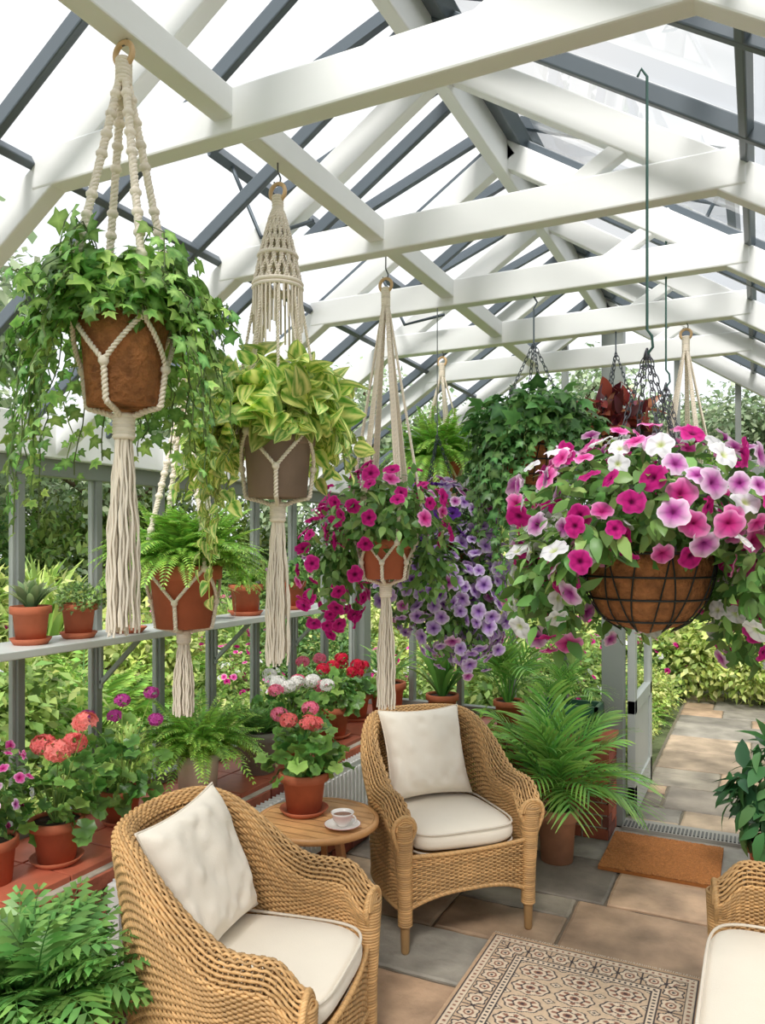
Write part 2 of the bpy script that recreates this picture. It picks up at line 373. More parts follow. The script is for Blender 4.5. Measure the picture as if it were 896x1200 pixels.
# ---------------- pots ----------------
def pot(mb,x,y,z,h,rt,rb,col=TERRA,mat='terra',saucer=False,rim=True):
    p=[(1e-3,0),(rb,0),(rb+(rt*.9-rb)*.75,h*.76)]
    if rim: p+=[(rt*.93,h*.77),(rt*1.0,h*.79),(rt,h*.985),(rt*.97,h),(rt*.88,h),(rt*.86,h*.93)]
    else: p+=[(rt,h),(rt*.92,h),(rt*.9,h*.93)]
    z0=z+(.012 if saucer else 0)
    lathe(mb,p,(x,y,z0),col,mat); lathe(mb,[(rt*.88,h*.9),(1e-3,h*.92)],(x,y,z0),C(60,45,35),'soil',noise=.01)
    if saucer: lathe(mb,[(1e-3,0),(rb*1.15,0),(rb*1.45,.022),(rb*1.38,.022),(rb*1.1,.008),(1e-3,.008)],(x,y,z),np.array(col)*.95,mat)
def geranium(name,x,y,z,ph,rt,R,H,cols,nh,nl=90,saucer=True,col=TERRA,hs=.034):
    mb=MB(); pot(mb,x,y,z,ph,rt,rt*.68,col,saucer=saucer); z1=z+ph
    mound(mb,GER,(x,y,z1+H*.28),(R,R,H*.42),nl,.066,shell=(.4,1),zmin=z1-.03,droop=.15)
    for i in range(10):
        a=rng.uniform(0,TAU);r=R*rng.uniform(.2,.7); tube(mb,[(x,y,z1-.02),(x+r*.5*math.cos(a),y+r*.5*math.sin(a),z1+H*.2),(x+r*math.cos(a),y+r*math.sin(a),z1+H*.45)],.003,4,C(110,140,70),'leaf')
    for i in range(nh):
        a=i*2.4+rng.uniform(0,.8);r=R*rng.uniform(.25,.95);hz=z1+H*rng.uniform(.72,1.0);c=np.array([x+r*math.cos(a),y+r*math.sin(a),hz])
        tube(mb,[(x,y,z1+.02),((x+c[0])/2,(y+c[1])/2,z1+H*.55),c-[0,0,.015]],.0022,4,C(130,160,80),'leaf')
        col_=cols[i%len(cols)]; n=46; d=nrm(rng.normal(size=(n,3))+[0,0,.45]); P=c+d*hs*[1,1,.75]
        xx=nrm(np.cross(rng.normal(size=(n,3)),d)); Rr=np.stack([xx,np.cross(d,xx),d],-1)
        mb.inst(floret_t(col_,col_*.82),Rr,P,hs*.44*rng.uniform(.8,1.2,n),None,'petal')
        mound(mb,[simple_leaf(.25,C(150,170,100))],c-[0,0,.01],(.012,.012,.01),8,.015)
    return mb.build(name)
# ---------------- structure ----------------
XL,XR,RX=-2.4,.786,-.807; RZ=3.036; SL=.65; Y0,Y1=-.7,4.6
def roofz(x): return RZ-SL*abs(x-RX)
ties=[1.33,2.05,2.62,3.2,3.8]
nl=nrm([-SL,0,1.]); nr=nrm([SL,0,1.])
mb=MB()
def slope_beam(mb,Y,w,h,off,col,mat,x0=XL,x1=XR):
    for (xe,nn) in ((x0,nl),(x1,nr)):
        a=np.array([xe,Y,roofz(xe)])+nn*off; b=np.array([RX,Y,RZ])+nn*off
        beam(mb,a,b,w,h,col,mat,up=nn)
for Y in [-.1,.62]+ties+[4.56]: slope_beam(mb,Y,.045,.085,-.05,WHITE,'white')
beam(mb,(RX,Y0,RZ-.07),(RX,Y1+.05,RZ-.07),.04,.15,WHITE,'white')
for k in range(-7,8):
    Y=1.917+.363*k
    if Y<4.65: slope_beam(mb,Y,.022,.042,.005,DARK,'dark')
for x,nn in((RX-.05,nl),(RX+.05,nr)):
    beam(mb,(x,Y0,roofz(x)+.02),(x,Y1+.05,roofz(x)+.02),.07,.05,DARK,'dark',up=nn)
beam(mb,(RX,Y0,RZ+.06),(RX,Y1+.05,RZ+.06),.06,.05,DARK,'dark')
for x in(XL,XR):
    s=1 if x==XL else -1
    box(mb,(min(x-.06*s,x+.07*s),Y0,1.925),(max(x-.06*s,x+.07*s),Y1,2.075),WHITE,'white')
beam(mb,(-1.01,Y0,2.525),(-1.01,3.8,2.525),.05,.062,WHITE,'white')
for x in (RX-.78,RX+.78):
    beam(mb,(x,Y0,roofz(x)-.0),(x,Y1,roofz(x)-.0),.022,.03,DARK,'dark',up=nl if x<RX else nr)
for Y in ties: beam(mb,(-.47,Y,2.53),(-.25,Y,2.66),.045,.038,WHITE,'white',up=(0,1,0))
ceil=mb.build('ceiling',bevel=.004)
mb=MB()
for x0 in(XL,XR):
    nn=nl if x0==XL else nr; o=nn*.03
    a=np.array([x0,Y0,roofz(x0)])+o;b=np.array([x0,Y1,roofz(x0)])+o;c=np.array([RX,Y1,RZ])+o;d=np.array([RX,Y0,RZ])+o
    mb.add([a,b,c,d],[(0,1,2,3)],None,(1,1,1),'glass',False)
g=mb.build('glass_roof_panes',parent=ceil)
for Y in ties:
    mb=MB(); zc=2.51; hw=(RZ-zc)/SL
    beam(mb,(RX-hw+.03,Y,zc),(RX+hw-.03,Y,zc),.05,.095,WHITE,'white'); mb.build('tie_beam',bevel=.005)
def vent(nm,side,ya,yb,ang):
    mb=MB(); s=-1 if side=='l' else 1
    L=.72; a0=math.atan(SL)-ang
    def pt(t,y,lift=0): return np.array([RX+s*(.05+t*L*math.cos(a0)),y,RZ+.05-t*L*math.sin(a0)+lift])
    up=nrm([s*math.sin(a0),0,math.cos(a0)])
    for y in(ya,yb,(ya+yb)/2): beam(mb,pt(0,y),pt(1,y),.024,.036,DARK,'dark',up=up)
    for t in(0.02,1): beam(mb,pt(t,ya),pt(t,yb),.032,.036,DARK,'dark',up=up)
    mb.add([pt(0,ya),pt(1,ya),pt(1,yb),pt(0,yb)],[(0,1,2,3)],None,(1,1,1),'glass',False)
    for y in(ya+.1,):
        q=pt(1,y); tube(mb,[q,(q[0]-s*.12,y,roofz(q[0]-s*.12)-.07),(q[0]-s*.3,y+.02,roofz(q[0]-s*.3)-.16)],.007,6,DARK,'metal')
    mb.build(nm)
vent('roof_vent','l',1.917,2.643,.22); vent('roof_vent','r',1.19,1.917,.2); vent('roof_vent','l',3.0,3.73,.2); vent('roof_vent','r',2.643,3.37,.2)

BR=[C(156,82,62),C(138,70,54),C(168,96,72),C(124,74,62),C(162,88,62)]
def bricks(mb,axis,fix,a0,a1,z0,z1,thick,sgn):
    h=.068;w=.215;g=.01;row=0;z=z0
    while z<z1-.02:
        a=a0-(row%2)*w/2
        while a<a1:
            s,e=max(a,a0),min(a+w-g,a1)
            if e-s>.03:
                zz=min(z+h-g,z1); j=rng.uniform(0,.003); c=BR[rng.integers(len(BR))]
                f0,f1=sorted((fix+sgn*j,fix-sgn*thick))
                if axis=='x': box(mb,(f0,s,z),(f1,e,zz),c,'brick')
                else: box(mb,(s,f0,z),(e,f1,zz),c,'brick')
            a+=w
        z+=h;row+=1
def tiles(mb,x0,x1,y0,y1,z,tx,ty):
    y=y0
    while y<y1-.02:
        x=x0
        while x<x1-.02:
            c=C(188,104,78)*rng.uniform(.8,1.15); box(mb,(x+.003,y+.003,z-.022),(min(x+tx,x1)-.003,min(y+ty,y1)-.003,z+rng.uniform(-.001,.001)),c,'tile'); x+=tx
        y+=ty
MORT=C(180,170,154)
mb=MB(); box(mb,(-2.5,Y0,-.05),(-1.945,4.7,.53),MORT,'mortar'); bricks(mb,'x',-1.935,Y0,4.3,0,.525,.03,1)
tiles(mb,-2.42,-1.97,Y0,4.3,.55,.225,.225)
SA=1.917
def frame_side(mb,X):
    for k in range(-7,8):
        Y=SA+.363*k
        if Y<4.6: box(mb,(X-.02,Y-.015,.55),(X+.025,Y+.015,1.9),GREY,'grey'); box(mb,(X-.012,Y-.027,.58),(X+.01,Y+.027,1.88),C(165,170,164),'grey')
    box(mb,(X-.03,Y0,.55),(X+.03,Y1,.59),GREY,'grey'); box(mb,(X-.03,Y0,1.86),(X+.03,Y1,1.925),GREY,'grey')
frame_side(mb,XL); box(mb,(XL-.04,Y1-.05,.0),(XL+.04,Y1+.05,2.0),GREY,'grey'); mb.build('wall_left',bevel=.003)
mb=MB(); mb.add([(XL,Y0,.58),(XL,Y1,.58),(XL,Y1,1.9),(XL,Y0,1.9)],[(0,1,2,3)],None,(1,1,1),'glass',False); mb.build('window_1')
mb=MB(); box(mb,(XR-.02,Y0,-.05),(XR+.25,4.7,.53),MORT,'mortar'); bricks(mb,'x',XR-.03,Y0,4.3,0,.525,.03,-1); tiles(mb,XR-.06,XR+.1,Y0,4.3,.55,.16,.225); frame_side(mb,XR+.02); mb.build('wall_right',bevel=.003)
mb=MB(); mb.add([(XR+.02,Y0,.58),(XR+.02,Y1,.58),(XR+.02,Y1,1.9),(XR+.02,Y0,1.9)],[(0,1,2,3)],None,(1,1,1),'glass',False); mb.build('window_2')
DL,DR=-.70,.2
mb=MB(); box(mb,(-2.4,4.31,-.05),(-.75,4.7,.53),MORT,'mortar'); bricks(mb,'y',4.30,-1.95,-.74,0,.525,.03,-1); 
z=0;row=0
while z<.5:
    y=4.3-(row%2)*.107
    while y<4.55:
        s,e=max(y,4.3),min(y+.205,4.56)
        if e-s>.02: box(mb,(-.77,s,z),(-.735,e,z+.058),BR[rng.integers(5)],'brick')
        y+=.215
    z+=.068;row+=1
tiles(mb,-1.97,-.72,4.27,4.58,.55,.225,.31); tiles(mb,-2.42,-1.97,4.3,4.58,.55,.225,.28)
box(mb,(DR+.06,4.35,-.05),(XR,4.7,.53),MORT,'mortar'); bricks(mb,'y',4.34,DR+.06,XR,0,.525,.03,-1); tiles(mb,DR+.05,XR,4.3,4.58,.55,.225,.28)
Yg=4.6
for X in [-2.03,-1.7,-1.36,-1.04]:
    box(mb,(X-.017,Yg-.025,.55),(X+.017,Yg+.025,roofz(X)-.02),GREY,'grey')
for X in (.5,): box(mb,(X-.017,Yg-.025,.55),(X+.017,Yg+.025,roofz(X)-.02),GREY,'grey')
box(mb,(DL-.12,Yg-.05,0),(DL,Yg+.05,roofz(DL)-.04),GREY,'grey'); box(mb,(DR,Yg-.05,0),(DR+.07,Yg+.05,roofz(DR)-.04),GREY,'grey')
box(mb,(-.43,Yg-.02,2.05),(-.40,Yg+.02,roofz(-.4)),GREY,'grey'); box(mb,(-.12,Yg-.02,2.05),(-.09,Yg+.02,roofz(-.1)),GREY,'grey')
box(mb,(XL,Yg-.03,.55),(DL-.1,Yg+.03,.6),GREY,'grey'); box(mb,(DR+.05,Yg-.03,.55),(XR,Yg+.03,.6),GREY,'grey')
box(mb,(XL,Yg-.035,1.97),(XR,Yg+.035,2.06),GREY,'grey')
mb.build('wall_back',bevel=.003)
mb=MB()
mb.add([(XL,Yg,.58),(DL-.05,Yg,.58),(DL-.05,Yg,roofz(DL)),(RX,Yg,RZ),(XL,Yg,2.0)],[(0,1,2,4)],[(2,3,4)],(1,1,1),'glass',False)
mb.add([(DR,Yg,.58),(XR,Yg,.58),(XR,Yg,2.0),(DR,Yg,2.0)],[(0,1,2,3)],None,(1,1,1),'glass',False); mb.build('window_3')
mb=MB()
xd=DL+.03; LG=C(182,187,182)
for (y0,y1,z0,z1) in((4.66,4.74,.03,2.03),(5.36,5.44,.03,2.03),(4.66,5.44,.03,.2),(4.66,5.44,.62,.7),(4.66,5.44,1.94,2.03)):
    box(mb,(xd-.022,y0,z0),(xd+.022,y1,z1),LG,'grey')
box(mb,(xd-.01,4.7,.18),(xd+.01,5.4,.64),LG,'grey'); mb.add([(xd,4.7,.68),(xd,5.4,.68),(xd,5.4,1.97),(xd,4.7,1.97)],[(0,1,2,3)],None,(1,1,1),'glass',False)
sphere(mb,(xd+.04,5.39,1.0),.018,C(190,180,150),'paint'); tube(mb,[(xd,5.39,1.0),(xd+.04,5.39,1.0)],.007,6,C(190,180,150),'paint')
mb.build('door_1',bevel=.003)
mb=MB(); box(mb,(DL,4.5,-.01),(DR,4.66,.02),C(150,146,138),'grey')
for i in range(44):
    x=DL+.01+i*.0202; box(mb,(x,4.51,.02),(x+.01,4.6,.026),C(90,90,88),'metal')
mb.build('trim_1')

SC=[C(172,150,126),C(148,138,122),C(188,164,136),C(134,124,112),C(178,148,120),C(152,146,134),C(164,138,112),C(140,134,124)]
def slab(mb,x0,x1,y0,y1,z,th,c,g=.0065):
    e=.009
    x0+=g;x1-=g;y0+=g;y1-=g;t=z+rng.uniform(-.003,.001)
    nx=max(3,int((x1-x0)/.06)); ny=max(3,int((y1-y0)/.06))
    P=[(x0+(x1-x0)*i/nx,y0) for i in range(nx)]+[(x1,y0+(y1-y0)*i/ny) for i in range(ny)]+[(x1-(x1-x0)*i/nx,y1) for i in range(nx)]+[(x0,y1-(y1-y0)*i/ny) for i in range(ny)]
    P=np.array(P)+rng.uniform(-.004,.004,(len(P),2)); cen=P.mean(0); m=len(P)
    inn=P+nrm(cen-P)*e*1.4
    V=np.vstack([np.c_[P,np.full(m,z-th)],np.c_[P,np.full(m,t-e*.6)],np.c_[inn,np.full(m,t)],np.c_[(inn*.5+cen*.5),np.full(m,t)],[[cen[0],cen[1],t]]])
    Q=[(r*m+i,r*m+(i+1)%m,(r+1)*m+(i+1)%m,(r+1)*m+i) for r in range(3) for i in range(m)]
    T=[(3*m+i,3*m+(i+1)%m,4*m) for i in range(m)]
    mb.add(V,Q,T,c,'stone',False)
def paving(mb,X0,X1,Ya,Yb,z,cols,rh=(.34,.6),rw=(.4,.95),var=(.8,1.12)):
    y=Ya
    while y<Yb-.05:
        h=min(rng.uniform(*rh),Yb-y); x=X0-rng.uniform(0,.3)
        while x<X1:
            w=rng.uniform(*rw); s,e=max(x,X0),min(x+w,X1)
            if e-s>.05:
                cc=lambda: cols[rng.integers(len(cols))]*rng.uniform(*var)
                if w<.55 and h>.42: 
                    f=rng.uniform(.35,.65); slab(mb,s,e,y,y+h*f,z,.03,cc()); slab(mb,s,e,y+h*f,y+h,z,.03,cc())
                else: slab(mb,s,e,y,y+h,z,.03,cc())
            x+=w
        y+=h
mb=MB(); box(mb,(-1.96,Y0,-.06),(XR,4.62,-.012),C(112,98,82),'mortar'); paving(mb,-1.95,XR-.02,Y0,4.55,0,SC); mb.build('floor')
mb=MB(); box(mb,(-.72,4.66,-.1),(.35,10,-.043),C(120,112,94),'mortar'); paving(mb,-.7,.35,4.67,10,-.03,[c*.85+C(150,140,120)*.15 for c in SC],var=(.85,1.1)); mb.build('garden_path')
mb=MB(); n=40; gx=np.linspace(-30,30,n)
V=np.array([(x,y+8,-.08) for y in gx for x in gx]); Q=[(i*n+j,i*n+j+1,(i+1)*n+j+1,(i+1)*n+j) for i in range(n-1) for j in range(n-1)]
mb.add(V,Q,None,C(104,114,74),'ground'); mb.build('ground')

mb=MB(); box(mb,(-2.39,.2,1.235),(-2.14,3.95,1.262),C(206,210,206),'grey')
for k in(-3,-1,1,3,5):
    Y=SA+.363*k+.0
    beam(mb,(-2.37,Y,1.05),(-2.17,Y,1.235),.02,.014,C(150,156,150),'grey',up=(0,1,0)); beam(mb,(-2.37,Y,1.03),(-2.37,Y,1.24),.02,.014,C(150,156,150),'grey',up=(0,1,0))
mb.build('wall_shelf',bevel=.003)
mb=MB(); box(mb,(-1.925,1.88,.15),(-1.875,3.7,.49),C(226,226,222),'paint')
for i in range(44):
    y=1.91+i*.04; box(mb,(-1.876,y,.18),(-1.868,y+.022,.46),C(232,232,228),'paint')
for i in range(60): box(mb,(-1.922,1.9+i*.03,.49),(-1.878,1.905+i*.03,.5),C(200,200,196),'paint')
tube(mb,[(-1.9,1.84,0),(-1.9,1.84,.2),(-1.9,1.9,.2)],.009,8,C(220,220,215),'paint'); tube(mb,[(-1.9,3.74,0),(-1.9,3.74,.2),(-1.9,3.68,.2)],.009,8,C(220,220,215),'paint')
tube(mb,[(-1.9,1.84,.2),(-1.86,1.84,.2)],.018,10,C(240,240,235),'paint')
mb.build('radiator',bevel=.003)

# ---------------- wicker seating ----------------
WK=C(204,162,108)
def chair_frame(HY=.285,nm='wicker_frame'):
    mb=MB(); sofa=HY>.4
    a=np.linspace(0,1,60)
    r1=np.stack([.28-.28*a,-HY-.012*np.sin(a*math.pi)],1); th=np.linspace(-math.pi/2,-3*math.pi/2,240)
    ex=.55 if sofa else .9
    r2=np.stack([-.31*np.abs(np.cos(th))**ex,HY*np.sign(np.sin(th))*np.abs(np.sin(th))**ex],1)
    pl=np.vstack([r1[:-1],r2,r1[::-1][1:]*[1,-1]])
    p3=resample(np.c_[pl,np.zeros(len(pl))],.0068)[:,:2]; n=len(p3)
    tg=nrm(np.gradient(p3,axis=0)); nn=np.stack([-tg[:,1],tg[:,0]],1)
    if np.dot(nn[n//2],p3[n//2])<0: nn=-nn
    for _ in range(6): nn=nrm((np.vstack([nn[:1],nn[:-1]])+nn*2+np.vstack([nn[1:],nn[-1:]])))
    t=(p3[:,0]+.31)/.59
    top=.61+.225*(1-sstep((t-.08)/.62))-.07*sstep((t-.8)/.2)**2
    hw=.026+.024*sstep((t-.15)/.45)
    def P(v):
        v=np.full(n,v); h=top-hw; off=np.where(v<1,-hw,np.where(v>2,hw,-hw*np.cos(np.clip(v-1,0,1)*math.pi)))
        z=np.where(v<1,.33+(h-.33)*v,np.where(v>2,h+(.17-h)*(v-2),h+hw*np.sin(np.clip(v-1,0,1)*math.pi)))
        thin=np.where(v>2,1-.62*sstep((v-2)*2.6),np.where(v<1,1-.62*sstep((1-v)*2.2),1)); off=off*thin
        q=p3*(1+.16*(z-.42))[:,None]+nn*off[:,None]
        an=np.where(v<1,math.pi,np.where(v>2,0,math.pi*(1-np.clip(v-1,0,1))))
        return np.c_[q,z],np.c_[nn*np.cos(an)[:,None],np.sin(an)]
    vs=np.r_[np.linspace(0,1,37)[:-1],np.linspace(1,2,13)[:-1],np.linspace(2,3,52)]
    i=np.arange(n); A=.0042; ALL=[]
    for j,v in enumerate(vs):
        q,N3=P(v); ALL.append(q); wv=np.sin(i*math.pi/2.+(j%2)*math.pi+math.pi/4)
        tube(mb,q+N3*(A*wv)[:,None],.0046,4,WK*rng.uniform(.85,1.12),'wicker')
    ALL=np.array(ALL)
    for k in range(1,n-1,2): tube(mb,ALL[::3,k],.0028,3,WK*.6,'wicker')
    def at(v,k): return P(v)[0][k]
    for k,sy in((0,-1),(n-1,1)):
        rope(mb,[at(v,k)+[.003,0,0] for v in np.linspace(0.2,2.9,34)],.009,.022,WK*1.02,'wicker',3,6)
        cz=at(1.5,k); hwk=hw[k]
        for q in range(6):
            rr=hwk*(1-q/6.); aa=np.linspace(0,math.pi,16)
            c0=np.array([cz[0]+.004+.003*q,cz[1],top[k]-hwk]); 
            tube(mb,[c0+[0,-rr*math.cos(x_),rr*math.sin(x_)] for x_ in aa],.0048,5,WK*rng.uniform(.9,1.1),'wicker')
        zs=np.linspace(top[k]-hwk*.6,.16,20); yo=lambda z: cz[1]-sy*.012*(1-min(max((z-.16)/.4,0),1))
        tube(mb,[(cz[0]-.012,yo(z),z) for z in zs],[.036-.012*min((zs[0]-z)/.25,1) for z in zs],12,WK*.8,'wicker')
        for q in range(int((zs[0]-.1)/.009)):
            z=zs[0]-q*.009; R_=.037-.012*min((zs[0]-z)/.25,1); torus(mb,(cz[0]-.012,yo(z),z),R_,.005,WK*rng.uniform(.85,1.1),'wicker','z',18,5)
        lathe(mb,[(1e-3,0),(.013,0),(.017,.01),(.021,.18),(.02,.2)],(cz[0]-.012,yo(.16),0),WK*.6,'wood',12)
    for sy in(-1,1): 
        lathe(mb,[(1e-3,0),(.014,0),(.018,.01),(.024,.3),(.02,.32)],(-.21,sy*(HY-.085),0),WK*.6,'wood',12)
        for q in range(10): torus(mb,(-.21,sy*(HY-.085),.08+q*.009),.022,.005,WK,'wicker','z',14,5)
    rope(mb,P(3.)[0],.010,.024,WK,'wicker',3,6)
    W=HY-.02; m=int(56*HY/.285); ys=np.linspace(-W,W,m); u=np.abs(ys/W)
    bx=.275+.025*np.cos(ys/W*math.pi/2); arch=.23-.055*u**(2.5 if not sofa else 8)
    for j in range(21):
        x=bx+.0042*np.sin(np.arange(m)*math.pi/2+(j%2)*math.pi+.8)
        tube(mb,np.c_[x,ys,arch+(.372-arch)*j/20],.0046,4,WK*rng.uniform(.85,1.1),'wicker')
    for q in range(0,m,2): tube(mb,[(bx[q],ys[q],arch[q]),(bx[q],ys[q],.37)],.0028,3,WK*.6,'wicker')
    rope(mb,np.c_[bx+.002,ys,arch-.003],.009,.024,WK,'wicker',3,6); rope(mb,np.c_[bx+.002,ys,0*ys+.376],.009,.024,WK,'wicker',3,6)
    m=48; a=np.arange(m)/m*TAU; e1=.6 if not sofa else .3; ex=np.sign(np.cos(a))*np.abs(np.cos(a))**e1; ey=np.sign(np.sin(a))*np.abs(np.sin(a))**e1
    rings=[np.c_[.27*ex*s,(HY-.03)*ey*s,np.full(m,z)] for s,z in((1,.33),(1,.355),(.5,.357),(.01,.358))]
    Q=[(r*m+j,r*m+(j+1)%m,(r+1)*m+(j+1)%m,(r+1)*m+j) for r in range(3) for j in range(m)]
    mb.add(np.vstack(rings),Q,None,WK*.7,'wicker')
    return mb.mesh(nm)
def smoothfield(n,k,seed):
    r=np.random.default_rng(seed); g=r.normal(0,1,(k,k)); x=np.linspace(0,k-1.001,n); i=x.astype(int); f=sstep(x-i)
    a=g[i][:,i]*(1-f)[None]+g[i][:,i+1]*f[None]; b=g[i+1][:,i]*(1-f)[None]+g[i+1][:,i+1]*f[None]; return a*(1-f)[:,None]+b*f[:,None]
def seat_cushion(HY=.285):
    mb=MB(); U,Vn=96,26; th=np.arange(U)/U*TAU; ph=np.linspace(-math.pi/2,math.pi/2,Vn)
    W=HY-.045; ee=.42*min(1,.285/HY*1.1)
    def pl(t,s=1.):
        cx=math.copysign(abs(math.cos(t))**.42,math.cos(t));cy=math.copysign(abs(math.sin(t))**ee,math.sin(t))
        x=.265*cx*s+.035;y=W*cy*s
        if x<-.1 and HY<.4: y*=1-.35*((-.1-x)/.2)**2
        return x,y,cx
    V=[]
    for p in ph:
        cp=abs(math.cos(p))**.35; sp=math.copysign(abs(math.sin(p))**.75,p)
        for t in th:
            x,y,cx=pl(t,cp); z=.415+.052*sp*(1-.12*(cx*cp)**4)+.0025*math.sin(11*x+5*y)+.002*math.sin(17*y-9*x)
            V.append((x,y,z))
    Q=[(i*U+j,i*U+(j+1)%U,(i+1)*U+(j+1)%U,(i+1)*U+j) for i in range(Vn-1) for j in range(U)]
    mb.add(V,Q,None,C(240,230,212),'linen')
    for zz in(.452,.378): tube(mb,[pl(t,.985)[:2]+(zz,) for t in th],.0045,6,C(226,215,197),'linen',True)
    return mb.mesh('seat_cushion')
def pillow():
    mb=MB(); n=44; u=np.linspace(-1,1,n); W=.2
    for s in(-1,1):
        F=smoothfield(n,6,3+s)*.005+smoothfield(n,12,8+s)*.0035
        V=[]
        for ia,a in enumerate(u):
            for ib,b in enumerate(u):
                x=W*a*(1-.09*(1-b*b)*abs(a)**3);y=W*b*(1-.09*(1-a*a)*abs(b)**3)
                f=((1-a**4)*(1-b**4)); z=s*.068*max(f,0)**.55+s*min(f*3,1)*F[ia,ib]
                V.append((x,y,z))
        Q=[(i*n+j,i*n+j+1,(i+1)*n+j+1,(i+1)*n+j) for i in range(n-1) for j in range(n-1)]
        mb.add(V,Q,None,C(242,233,217),'linen')
    e=[(a,-1) for a in u]+[(1,b) for b in u[1:]]+[(a,1) for a in u[::-1][1:]]+[(-1,b) for b in u[::-1][1:-1]]
    tube(mb,[(W*a*(1-.09*(1-b*b)*abs(a)**3),W*b*(1-.09*(1-a*a)*abs(b)**3),0) for a,b in e],.004,5,C(226,215,197),'linen',True)
    return mb.mesh('back_pillow')
CF,SCU,PIL=chair_frame(),seat_cushion(),pillow()
def chair(name,x,y,rot,fr,cu,pil):
    e=bpy.data.objects.new(name,None); bpy.context.collection.objects.link(e); e.location=(x,y,0); e.rotation_euler[2]=rot
    link(fr,'woven_frame',(0,0,0),parent=e); link(cu,'seat_cushion',(0,0,0),parent=e)
    for p in pil:
        o=link(PIL,'back_pillow',p[0],parent=e); o.rotation_euler=p[1]
chair('wicker_armchair',-1.30,1.79,math.radians(11),CF,SCU,[((-.155,.02,.655),(math.radians(8),math.radians(68),math.radians(5)))])
chair('wicker_armchair',-1.26,3.15,math.radians(-43),CF,SCU,[((-.16,.0,.66),(0,math.radians(68),0))])
chair('wicker_sofa',.16,2.06,math.radians(180),chair_frame(.58,'wicker_sofa_frame'),seat_cushion(.58),[((-.16,.27,.66),(0,math.radians(68),0)),((-.16,-.25,.66),(0,math.radians(68),0))])

# ---------------- side table, cup ----------------
tx,ty,tz=-1.565,2.62,.53
mb=MB(); R=.24
for k in range(9):
    y0=-R+k*2*R/9+.002;y1=-R+(k+1)*2*R/9-.002; r=R-.018
    yy=np.linspace(max(y0,-r+.001),min(y1,r-.001),6); xs=np.sqrt(np.maximum(r*r-yy*yy,0)); m=6
    top=[(x,y,0) for x,y in zip(xs,yy)]+[(-x,y,0) for x,y in zip(xs,yy)]
    V=[(a+tx,b+ty,tz) for a,b,_ in top]+[(a+tx,b+ty,tz-.018) for a,b,_ in top]
    Q=[(i,i+1,m+i+1,m+i) for i in range(m-1)]+[(2*m+i+1,2*m+i,3*m+i,3*m+i+1) for i in range(m-1)]
    mb.add(V,Q,None,C(212,162,108)*rng.uniform(.92,1.08),'wood',False)
lathe(mb,[(R-.018,-.022),(R-.018,.001),(R-.012,.004),(R,.002),(R+.003,-.008),(R,-.022),(R-.018,-.022)],(tx,ty,tz),C(206,154,100),'wood',48)
lathe(mb,[(1e-3,-.024),(R-.03,-.024),(R-.03,-.019)],(tx,ty,tz),C(150,100,60),'wood',32)
for a in (-.2,1.9,4.0):
    c,s=math.cos(a),math.sin(a); beam(mb,(tx+.10*c,ty+.10*s,tz-.02),(tx+.21*c,ty+.21*s,0.004),.03,.022,C(182,128,80),'wood',up=(-s,c,0))
    beam(mb,(tx+.145*c,ty+.145*s,.26),(tx,ty,.26),.02,.022,C(170,115,70),'wood')
beam(mb,(tx-.16,ty,tz-.035),(tx+.16,ty,tz-.035),.03,.025,C(170,115,70),'wood'); beam(mb,(tx,ty-.16,tz-.035),(tx,ty+.16,tz-.035),.03,.025,C(170,115,70),'wood')
mb.build('round_side_table')
mb=MB(); cx,cy,cz=-1.42,2.56,tz+.003; WH=C(242,236,230);PK=C(196,100,90)
lathe(mb,[(1e-3,0),(.032,0),(.04,.004),(.068,.014),(.07,.0165),(.066,.017),(.04,.008),(1e-3,.007)],(cx,cy,cz),[WH,WH,WH,WH*.6+PK*.4,PK,WH,WH,WH],'ceramic',32)
lathe(mb,[(1e-3,.009),(.02,.009),(.021,.015),(.034,.03),(.041,.05),(.044,.06),(.042,.06),(.038,.048),(.03,.03),(1e-3,.02)],(cx,cy,cz),[WH,WH,WH,WH*.8+PK*.2,PK*.5+WH*.5,WH,WH,WH,WH,WH],'ceramic',32)
lathe(mb,[(.037,.048),(1e-3,.048)],(cx,cy,cz),C(120,66,30),'ceramic',24)
a=np.linspace(-1.2,1.2,10); tube(mb,np.c_[cx+.038+.02*np.cos(a),cy+0*a,cz+.038+.016*np.sin(a)],.003,6,WH,'ceramic'); mb.build('teacup_and_saucer')

